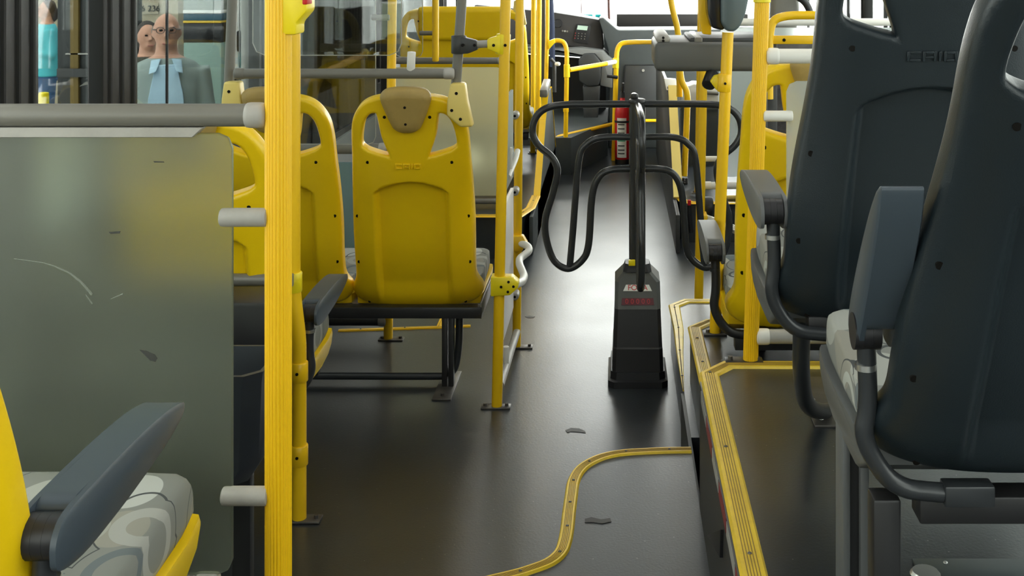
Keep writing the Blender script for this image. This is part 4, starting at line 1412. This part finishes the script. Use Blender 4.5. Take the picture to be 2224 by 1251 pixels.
ds = thing("dashboard", W(1250, 270, 8.9), "black dashboard with radio and grey console at the driver's place", "dashboard")
s = lambda pts, Y: [W(x, y, Y) for x, y in pts]
MB().prism(s([(1030, 10), (1206, 27), (1262, 36), (1303, 43), (1308, 70), (1311, 108), (1262, 103), (1202, 98), (1030, 90)], 8.95), (0, .5, 0), .012).build("instrument_panel", DASH, ds)
ra = MB().prism(s([(1253, 52), (1284, 55), (1277, 96), (1246, 91)], 8.935), (0, .03, 0), .004).build("radio", BLACK, ds)
MB().prism(s([(1255, 55), (1277, 57), (1275, 66), (1253, 64)], 8.928), (0, .02, 0)).build("radio_display", LCD, ra)
for r_ in range(3):
    for c_ in range(4):
        cx_, cy_ = 1250 + c_ * 7 - r_ * .8, 72 + r_ * 5.5 + c_ * .6
        MB().ball(W(cx_, cy_, 8.932), (.0045, .003, .004), 8).build("radio_button", REDLED if c_ == 0 else GREYT, ra)
MB().cyl(W(1212, 51, 8.94), W(1212, 51, 8.925), .034, .030, 20).build("air_vent", BLACK, ds)
for k in range(3):
    MB().cyl(W(1222 + k * 5, 67 + k * .6, 8.945), W(1222 + k * 5, 67 + k * .6, 8.93), .0075, .0075, 10).build("switch", GREYL if k == 1 else GREYT, ds)
MB().prism(s([(1030, 95), (1200, 108), (1262, 104), (1310, 110), (1330, 130), (1324, 140), (1262, 122), (1212, 112), (1030, 118)], 8.80), (0, .35, 0), .01).build("console_top", DASHG, ds)
MB().prism(s([(1268, 117), (1290, 116), (1305, 134), (1305, 170), (1300, 186), (1275, 188), (1258, 176), (1256, 132)], 8.74), (0, .3, 0), .012).build("column_housing", BULKD, ds)
MB().prism(s([(1290, 115), (1308, 112), (1330, 128), (1330, 192), (1303, 186), (1306, 134)], 8.78), (0, .3, 0), .01).build("console_cheek", DASHG, ds)
MB().prism(s([(1265, 188), (1304, 186), (1302, 220), (1298, 226), (1268, 226)], 8.76), (0, .3, 0), .012).build("column_lower", BULKD, ds)
MB().prism(s([(1266, 226), (1300, 226), (1298, 262), (1268, 264)], 8.76), (0, .3, 0), .012).build("column_foot", BULKD, ds)
MB().prism(s([(1030, 110), (1316, 130), (1316, 280), (1030, 280)], 9.25), (0, .1, 0)).build("dark_cavity_sheet", BLACK, ds)  # black sheet put in for the dark cavity under the dash
MB().tube([W(1196, 128, 8.0), W(1204, 136, 8.0), W(1204, 200, 8.0)], .014, 10).build("grab_handle", DWALL, ds)
bx = tag(MB().box(W(1262, 46, 9.3), W(1287, 31, 9.32)).build("turquoise_card", mat("turquoise card", (.02, .62, .66), .5)), "wider turquoise card standing behind the dashboard", "card", "turquoise cards")
bx2 = tag(MB().box(W(1293, 48, 9.3), W(1305, 31, 9.32)).build("turquoise_card", bx.data.materials[0]), "narrower turquoise card behind the dashboard corner", "card", "turquoise cards")

# fire extinguisher
fx = thing("fire_extinguisher", (W(1352, 340, 8.2).x, 8.2, 0), "red fire extinguisher with white label behind the turnstile post", "extinguisher")
cx, cy = fx.location.x, 8.2
secs = []
for z, r in ((.03, .050), (.04, .054), (.36, .054), (.40, .048), (.435, .03), (.45, .018), (.47, .016)):
    secs.append([(cx + r * math.cos(2 * math.pi * k / 24), cy + r * math.sin(2 * math.pi * k / 24), z) for k in range(24)])
MB().loft(secs).build("cylinder", RED, fx)
MB().cyl((cx, cy, 0), (cx, cy, .035), .052, .052, 24).build("foot_ring", BLACK, fx)
def arc_label(z0, z1, a0, a1, m, nm, parent, r=.0548):
    q = MB()
    n_ = 8
    a = [[q.bm.verts.new((cx + (r + dr) * math.cos(a0 + (a1 - a0) * k / n_), cy + (r + dr) * math.sin(a0 + (a1 - a0) * k / n_), z)) for k in range(n_ + 1)] for z, dr in ((z0, 0), (z1, 0), (z1, -.001), (z0, -.001))]
    for i in range(4):
        for k in range(n_):
            q.bm.faces.new((a[i][k], a[i][k + 1], a[(i + 1) % 4][k + 1], a[(i + 1) % 4][k]))
    return q.build(nm, m, parent)
lb = arc_label(.05, .33, math.radians(225), math.radians(300), LABEL, "label_sheet", fx)
arc_label(.165, .195, math.radians(232), math.radians(292), GREENL, "label_print", lb, .0555)
for zz in (.075, .10, .13, .22, .25, .28):
    arc_label(zz, zz + .008, math.radians(234), math.radians(285), BULKD, "label_print", lb, .0555)
MB().cyl((cx, cy, .47), (cx, cy, .51), .018, .014).prism([(cx - .008, cy - .02, .505), (cx + .008, cy - .02, .505), (cx + .012, cy - .03, .575), (cx - .002, cy - .03, .575)], (0, .05, 0), .003).build("valve_handle", BLACK, fx)
MB().cyl((cx, cy, .295), (cx, cy, .31), .0565, .0565, 24).build("strap", BLACK, fx)

# scuff marks and litter on the floor
def stain(pxs, z, label, m):
    return tag(MB().prism([G(x, y, z) + Vector((0, 0, .0004)) for x, y in pxs], (0, 0, .0008)).build("floor_stain", m), label, "stain")
ST = mat("dark gum stain", (.016, .015, .014), .5, spec=.4)
stain([(1228, 935), (1240, 930), (1258, 931), (1271, 937), (1272, 941), (1258, 939), (1240, 938), (1232, 940)], 0, "dark tadpole shaped stain on the floor left of the S edging", ST)
stain([(1270, 1128), (1285, 1124), (1305, 1129), (1325, 1126), (1328, 1134), (1308, 1138), (1285, 1135), (1270, 1136)], ZN, "faint dark smear on the raised floor inside the S edging", ST)
stain([(1140, 688), (1150, 686), (1162, 688), (1158, 691), (1146, 691)], 0, "small grey stain on the floor right of the aisle pole", mat("grey stain", (.03, .03, .03), .5))

# ------------------------------------------------------------------ outside, seen through the windows
struct(MB().box((-40, -15, -.62), (40, 60, -.55)).build("ground", GROUND, flat=True))
sw = tag(MB().box((-12.0, 15.0, -.55), (-5.72, 15.4, 3.2)).build("station_building", TANW, flat=True), "tan station wall outside behind the man", "building")
sgn = MB().box(W(308, 30, 14.98), W(345, 6, 15.0)).build("sign_board", mat("tan sign board", (.44, .39, .29), .7), sw)
BASE[sgn.name] = BASE[sw.name].copy()
text_mesh("sign_text", "6 236", .11, ST, sgn, W(327, 19, 14.97), (1, 0, 0), (0, 0, 1), .004)
tb = thing("reflection_panel", (-3.24, 9.1, -.55), "made-up teal and dark panel with yellow and white stripes for a reflection behind the man", "totem")  # added panel whose bands imitate a striped reflection in the glass
xa, xb = W(398, 0, 9).x, W(481, 0, 9).x
zt = lambda y: W(0, y, 9).z
MB().box((xa, 9.0, -.55), (xb, 9.25, zt(92)), .01).build("body", TEALB, tb)
MB().box((xa, 9.0, zt(92)), (xb, 9.25, zt(50)), .005).build("dark_band", GLOSSBLK, tb)
MB().box((xa, 8.99, zt(50)), (xb, 9.25, zt(45)), .004).build("stripe", YSTR, tb)
MB().box((xa, 9.0, zt(45)), (xb, 9.25, zt(29)), .005).build("blue_band", mat("blue grey band paint", (.05, .12, .17), .3), tb)
MB().box((xa, 8.99, zt(29)), (xb, 9.25, zt(22)), .004).build("stripe", WHITEB, tb)
MB().box((xa, 9.0, zt(22)), (xb, 9.25, 2.6), .005).build("upper_band", mat("pale grey band paint", (.35, .40, .38), .4), tb)
# added dark screen alongside, standing in for the other bus
sh = thing("dark_bus_screen", (-2.9, 11, -.55), "made-up dark screen standing in for the bus outside behind the clear glass partitions", "shelter")
MB().box((-2.99, 9.35, -.55), (-2.95, 18.5, 2.9)).build("rear_wall", mat("bus screen dark panel", (.022, .021, .020), .4), sh)
for y in (9.35, 9.9, 10.6, 11.6, 12.6, 13.6, 15.0, 16.6, 18.3):
    MB().box((-2.93, y, -.55), (-2.80, y + (.16 if y < 11 else .22), 2.9), .01).build("post", mat("bus screen post", (.05, .048, .046), .45) if y == 9.35 else bpy.data.materials["bus screen post"], sh)
MB().box((-2.94, 9.35, -.55), (-2.82, 18.5, .18)).build("plinth", bpy.data.materials["bus screen post"], sh)
MB().tube([W(655, 180, 10.2), W(790, 118, 12.0)], .035, 10).build("yellow_strut", mat("ochre strut", (.45, .24, .03), .5), sh)
MB().ball(W(792, 116, 12.0), .05, 12).build("strut_end", YPALE, sh)
for i, (px, Y) in enumerate(((535, 11.5), (541, 12.5))):
    tag(MB().cyl(Vector((W(px, 0, Y).x, Y, -.55)), Vector((W(px, 0, Y).x, Y, 3.2)), .05, .05, 14).build("station_column", mat("grey column", (.42, .40, .37), .6) if i == 0 else bpy.data.materials["grey column"]),
        ("slim grey column outside, left of the dark screen", "second slim grey column outside, against the dark screen")[i], "column", "station columns")
# added dark panel for the mirrored bus interior near the woman
kk = thing("bus_interior_panel", (W(175, 0, 9).x, 9, -.55), "made-up dark panel for the mirrored bus interior right of the woman in turquoise", "kiosk")
MB().box((W(124, 0, 9).x, 9.0, -.55), (W(296, 0, 9).x, 9.12, 3.0), .01).build("body", mat("bus interior dark panel", (.03, .033, .033), .35), kk)
MB().box((W(152, 0, 8.97).x, 8.97, -.4), (W(170, 0, 8.97).x, 9.01, 3.0), .004).build("yellow_post", mat("dull yellow paint", (.17, .11, .02), .5), kk)
MB().box((W(142, 0, 8.97).x, 8.97, W(0, 118, 9).z), (W(224, 0, 8.97).x, 9.0, W(0, 115, 9).z)).build("rail", GREYL, kk)
MB().box((W(126, 0, 8.97).x, 8.95, W(0, 166, 9).z), (W(224, 0, 8.97).x, 9.0, W(0, 148, 9).z)).build("lower_band", DWALL, kk)
MB().prism([W(x, y, 8.94) for x, y in ((172, 188), (186, 178), (226, 177), (226, 183), (188, 184))], (0, .03, 0)).build("ledge", GREYT, kk)
MB().tube([W(222, 190, 8.9), W(217, 205, 8.9), W(219, 226, 8.9), W(219, 300, 8.9)], .02, 10).build("yellow_handle", YSTR, kk)
yb = tag(MB().capped(W(95, 226, 11.5), W(95, 200, 11.5), .045, 14, .4).build("bollard", YBRIGHT), "yellow bollard at the woman's feet", "bollard")
yb.data.transform(Matrix.Identity(4))
q = MB().capped((W(95, 0, 11.5).x, 11.5, -.55), (W(95, 0, 11.5).x, 11.5, W(0, 200, 11.5).z), .05, 14, .4)
bpy.data.objects.remove(yb)
tag(q.build("bollard", YBRIGHT), "yellow bollard near the woman in turquoise", "bollard")
# added white vehicle body standing in for the bus with the mirror
vn = thing("bus_front_stand_in", (W(500, 0, 16).x, 16.5, -.55), "made-up white and maroon vehicle for the bus with black mirror, beside the grey columns", "vehicle")
xv0, xv1 = W(462, 0, 16).x, W(531, 0, 16).x
MB().box((xv0, 16.0, -.2), (xv1 + .0, 18.5, .95), .05).build("body", WHITEB, vn)
MB().box((xv0 - .01, 15.98, W(0, 115, 16).z), (W(512, 0, 16).x, 18.4, W(0, 80, 16).z), .02).build("stripe", MAROON, vn)
MB().box((W(515, 0, 15.9).x, 15.85, W(0, 112, 15.9).z), (W(531, 0, 15.9).x, 15.95, W(0, 66, 15.9).z), .03).build("mirror", BLACK, vn)
MB().box((W(514, 0, 15.9).x, 15.95, W(0, 148, 15.9).z), (W(530, 0, 15.9).x, 16.02, W(0, 114, 15.9).z), .02).build("lamp_panel", mat("teal paint", (.03, .24, .24), .4), vn)
for x in (xv0 + .1, xv1 - .1):
    MB().cyl((x - .08, 16.5, -.3), (x + .08, 16.5, -.3), .25, .25, 18).build("wheel", BLACK, vn)
MB().ball(W(487, 134, 15.97), .05, 10).build("headlamp", WHITEP, vn)


# ------------------------------------------------------------------ people outside
def person(label, feet, h, turn, hair_len, top_m, leg_m, jacket=None, bald=False, arm="down", female=False):
    """one continuous skin body with clothes and hair fitted over it; faces -Y before turning"""
    k = h / 1.75
    t = thing("person", feet, label, "person")
    ca, sa = math.cos(turn), math.sin(turn)
    def R(p):
        x, y, z = p[0] * k, p[1] * k, p[2] * k
        return Vector((feet[0] + x * ca - y * sa, feet[1] + x * sa + y * ca, feet[2] + z))
    sw = .185 if not female else .165
    arms = {}
    for s in (-1, 1):
        sh = (s * sw, 0, 1.42)
        if arm == "down":
            arms[s] = [sh, (s * (sw + .05), .02, 1.14), (s * (sw + .05), -.03, .89)]
        else:
            arms[s] = [sh, (s * (sw + .06), .03, 1.15), (s * .05, -.17, 1.12 + .03 * s)]
    q = MB()
    # head
    q.ball(R((0, 0, 1.645)), (.076 * k, .088 * k, .108 * k), 20)
    q.ball(R((0, -.028, 1.585)), (.054 * k, .058 * k, .058 * k), 16)
    q.tube([R((0, -.078, 1.66)), R((0, -.100, 1.615))], [.011 * k, .017 * k], 10)
    for s in (-1, 1):
        q.ball(R((s * .076, .005, 1.635)), (.012 * k, .02 * k, .03 * k), 10)
        q.ball(R((s * .03, -.075, 1.675)), (.022 * k, .012 * k, .008 * k), 10)
    q.tube([R((-.022, -.084, 1.573)), R((.022, -.084, 1.573))], .008 * k, 8)
    q.tube([R((0, .01, 1.57)), R((0, .012, 1.44))], [.060 * k, .078 * k], 14)
    # trunk
    def ell(z, a, b, y=0):
        return [R((a * math.cos(2 * math.pi * i / 20), y + b * math.sin(2 * math.pi * i / 20), z)) for i in range(20)]
    trunk = [(1.50, .075, .065), (1.46, .15, .085), (1.40, sw, .10), (1.28, .175, .115), (1.10, .155, .11), (1.0, .165, .115), (.90, .17, .12), (.84, .12, .10)]
    q.loft([ell(*z) for z in trunk])
    for s in (-1, 1):
        q.tube([R((s * .09, 0, .90)), R((s * .10, -.01, .50))], [.082 * k, .055 * k], 14)
        q.tube([R((s * .10, -.01, .52)), R((s * .10, .01, .08))], [.055 * k, .035 * k], 14)
        q.tube([R((s * .10, .03, .045)), R((s * .11, -.16, .03))], [.042 * k, .034 * k], 12)
        a = arms[s]
        q.tube([R(a[0]), R(a[1])], [.050 * k, .040 * k], 12)
        q.ball(R(a[1]), .040 * k, 12)
        q.tube([R(a[1]), R(a[2])], [.040 * k, .027 * k], 12)
        d = (Vector(a[2]) - Vector(a[1])).normalized()
        pm = Vector(a[2]) + d * .05
        q.ball(R(pm), (.036 * k, .022 * k, .046 * k), 12)
        sd = Vector((0, 1, 0)) if abs(d.z) > .6 else Vector((0, 0, 1))
        for j, ln in enumerate((.068, .078, .072, .058)):
            o = sd * (j - 1.5) * .019
            b0 = pm + d * .035 + o
            q.tube([R(b0), R(b0 + d * ln * .6), R(b0 + d * ln + Vector((-s * .012, 0, 0)))], .0088 * k, 8)
        b0 = pm - sd * .026
        q.tube([R(b0), R(b0 - sd * .024 + d * .03), R(b0 - sd * .026 + d * .055)], .0098 * k, 8)
    body = q.build("body", SKIN, t)
    md = body.modifiers.new("skin", "REMESH")
    md.mode = "VOXEL"
    md.voxel_size = .0085
    md.use_smooth_shade = True
    sm = body.modifiers.new("smooth", "SMOOTH")
    sm.iterations = 4
    sm.factor = .5
    # clothes
    def garment(nm, m, parts):
        g = MB()
        for f in parts:
            f(g)
        o = g.build(nm, m, t)
        r_ = o.modifiers.new("cloth", "REMESH")
        r_.mode = "VOXEL"
        r_.voxel_size = .013
        r_.use_smooth_shade = True
        s_ = o.modifiers.new("smooth", "SMOOTH")
        s_.iterations = 6
        return o
    top = [lambda g: g.loft([ell(z, a * 1.10 + .012, b * 1.12 + .012) for z, a, b in [(1.485, .085, .072), (1.455, .145, .085), (1.39, sw, .10), (1.28, .175, .115), (1.10, .16, .115), (1.0, .168, .118), (.88, .175, .122)]])]
    for s in (-1, 1):
        a = arms[s]
        top.append(lambda g, a=a: g.tube([R(a[0]), R(a[1])], [.066 * k, .054 * k], 12))
        top.append(lambda g, a=a: g.ball(R(a[1]), .054 * k, 12))
        top.append(lambda g, a=a: g.tube([R(a[1]), R(Vector(a[1]).lerp(Vector(a[2]), .86))], [.054 * k, .042 * k], 12))
    garment("jacket" if jacket else "blouse", jacket or top_m, top)
    if jacket:
        sf = MB()
        sf.prism([R(p) for p in ((-.06, -.130, 1.45), (.06, -.130, 1.45), (.10, -.150, 1.25), (.085, -.160, .95), (-.085, -.160, .95), (-.10, -.150, 1.25))], R((0, .05, 0)) - R((0, 0, 0)), .006).build("shirt_front", top_m, t)
        for s in (-1, 1):
            MB().prism([R(p) for p in ((s * .03, -.085, 1.485), (s * .085, -.07, 1.475), (s * .095, -.150, 1.40), (s * .055, -.158, 1.415))], R((0, -.014, 0)) - R((0, 0, 0)), .004).build("collar", top_m, t)
    legs = [lambda g: g.loft([ell(z, a, b) for z, a, b in [(.98, .172, .122), (.90, .182, .13), (.82, .15, .12)]])]
    for s in (-1, 1):
        legs.append(lambda g, s=s: g.tube([R((s * .092, 0, .90)), R((s * .10, -.01, .50)), R((s * .10, .01, .09))], [.098 * k, .058 * k], 14))
    garment("trousers", leg_m, legs)
    for s in (-1, 1):
        MB().tube([R((s * .10, .045, .035)), R((s * .105, -.09, .035)), R((s * .11, -.17, .025))], [.050 * k, .040 * k], 12).build("shoe", BLACK, t)
        MB().ball(R((s * .03, -.0835, 1.655)), (.012 * k, .007 * k, .007 * k), 10).build("eye", HOLE, t)
    MB().tube([R((-.022, -.0925, 1.573)), R((.022, -.0925, 1.573))], .0045 * k, 8).build("lips", mat("lips", (.38, .12, .10), .5) if "lips" not in bpy.data.materials else bpy.data.materials["lips"], t)
    hq = MB()
    if bald:
        for s in (-1, 1):
            hq.ball(R((s * .068, .03, 1.64)), (.014 * k, .045 * k, .04 * k), 12)
        hq.ball(R((0, .075, 1.62)), (.055 * k, .022 * k, .05 * k), 12)
    else:
        hq.ball(R((0, .022, 1.67)), (.084 * k, .086 * k, .100 * k), 18)
        hq.ball(R((0, .06, 1.60)), (.075 * k, .055 * k, .10 * k), 14)
        if hair_len > 0:
            hq.ball(R((0, .115, 1.60)), (.045 * k, .05 * k, .06 * k), 12)
    hq.build("hair", HAIRM if not bald else mat("grey hair", (.2, .17, .14), .7), t)
    if bald:
        gl = MB()
        for s in (-1, 1):
            c = R((s * .033, -.100, 1.655))
            gl.tube([c + Vector((.024 * math.cos(a * math.pi / 8), 0, .018 * math.sin(a * math.pi / 8))) for a in range(17)], .0018, 6)
            gl.tube([R((s * .06, -.098, 1.66)), R((s * .082, .01, 1.655))], .003, 6)
        gl.tube([R((-.012, -.105, 1.658)), R((.012, -.105, 1.658))], .003, 6)
        gl.build("spectacles", BLACK, t)
    return t


Ym = 6.75
xm = (362 - CX) * Ym / F
zh = H - (30 - CY) * Ym / F
person("bald man with spectacles and pale jacket over a light blue shirt, outside the window", (xm, Ym, -.55), zh + .55, math.radians(20), 0, SHIRT, TROUS, JACKET, bald=True)
Yp = 8.2
xp = (321 - CX) * Yp / F
person("dark haired person in dark clothes, partly hidden behind the bald man's shoulder", (xp, Yp, -.55), 1.46 - (50 - CY) * Yp / F + .55, math.radians(35), 0, mat("dark olive cloth", (.05, .05, .035), .85), TROUS, None)
Yw = 12.0
xw = (101 - CX) * Yw / F
zh = H - (2 - CY) * Yw / F
person("woman in a turquoise top and jeans with tied dark hair, outside far left", (xw, Yw, -.55), zh + .55, math.radians(-55), 1, TURQ, DENIM, None, arm="folded", female=True)

# ------------------------------------------------------------------ light and camera
wd = bpy.data.worlds.new("overcast sky")
scene.world = wd
wd.use_nodes = True
bg = wd.node_tree.nodes["Background"]
bg.inputs["Color"].default_value = (1.0, .995, .965, 1)
bg.inputs["Strength"].default_value = 9

sun = bpy.data.lights.new("hazy sun", "SUN")
sun.energy = 1.5
sun.angle = math.radians(25)
sun.color = (1, .95, .85)
so = bpy.data.objects.new("hazy sun", sun)
so.rotation_euler = (math.radians(38), math.radians(-24), 0)
COL.objects.link(so)

cam = bpy.data.cameras.new("camera")
cam.sensor_fit = "HORIZONTAL"
cam.sensor_width = 36
cam.lens = F / 2224 * 36
cam.shift_x = (1112 - CX) / 2224
cam.shift_y = -(625.5 - CY) / 2224
cam.clip_start = .05
co = bpy.data.objects.new("camera", cam)
co.location = (0, 0, H)
co.rotation_euler = (math.radians(90), 0, 0)
COL.objects.link(co)
scene.camera = co

vs = scene.view_settings
vs.view_transform = "Standard"
vs.look = "None"
vs.gamma = 1.0
vs.use_curve_mapping = False
vs.exposure = 0.88
scene.cycles.use_denoising = True
scene.cycles.max_bounces = 10
scene.cycles.transparent_max_bounces = 24
scene.cycles.caustics_reflective = False
scene.cycles.caustics_refractive = True
scene.cycles.sample_clamp_indirect = 6
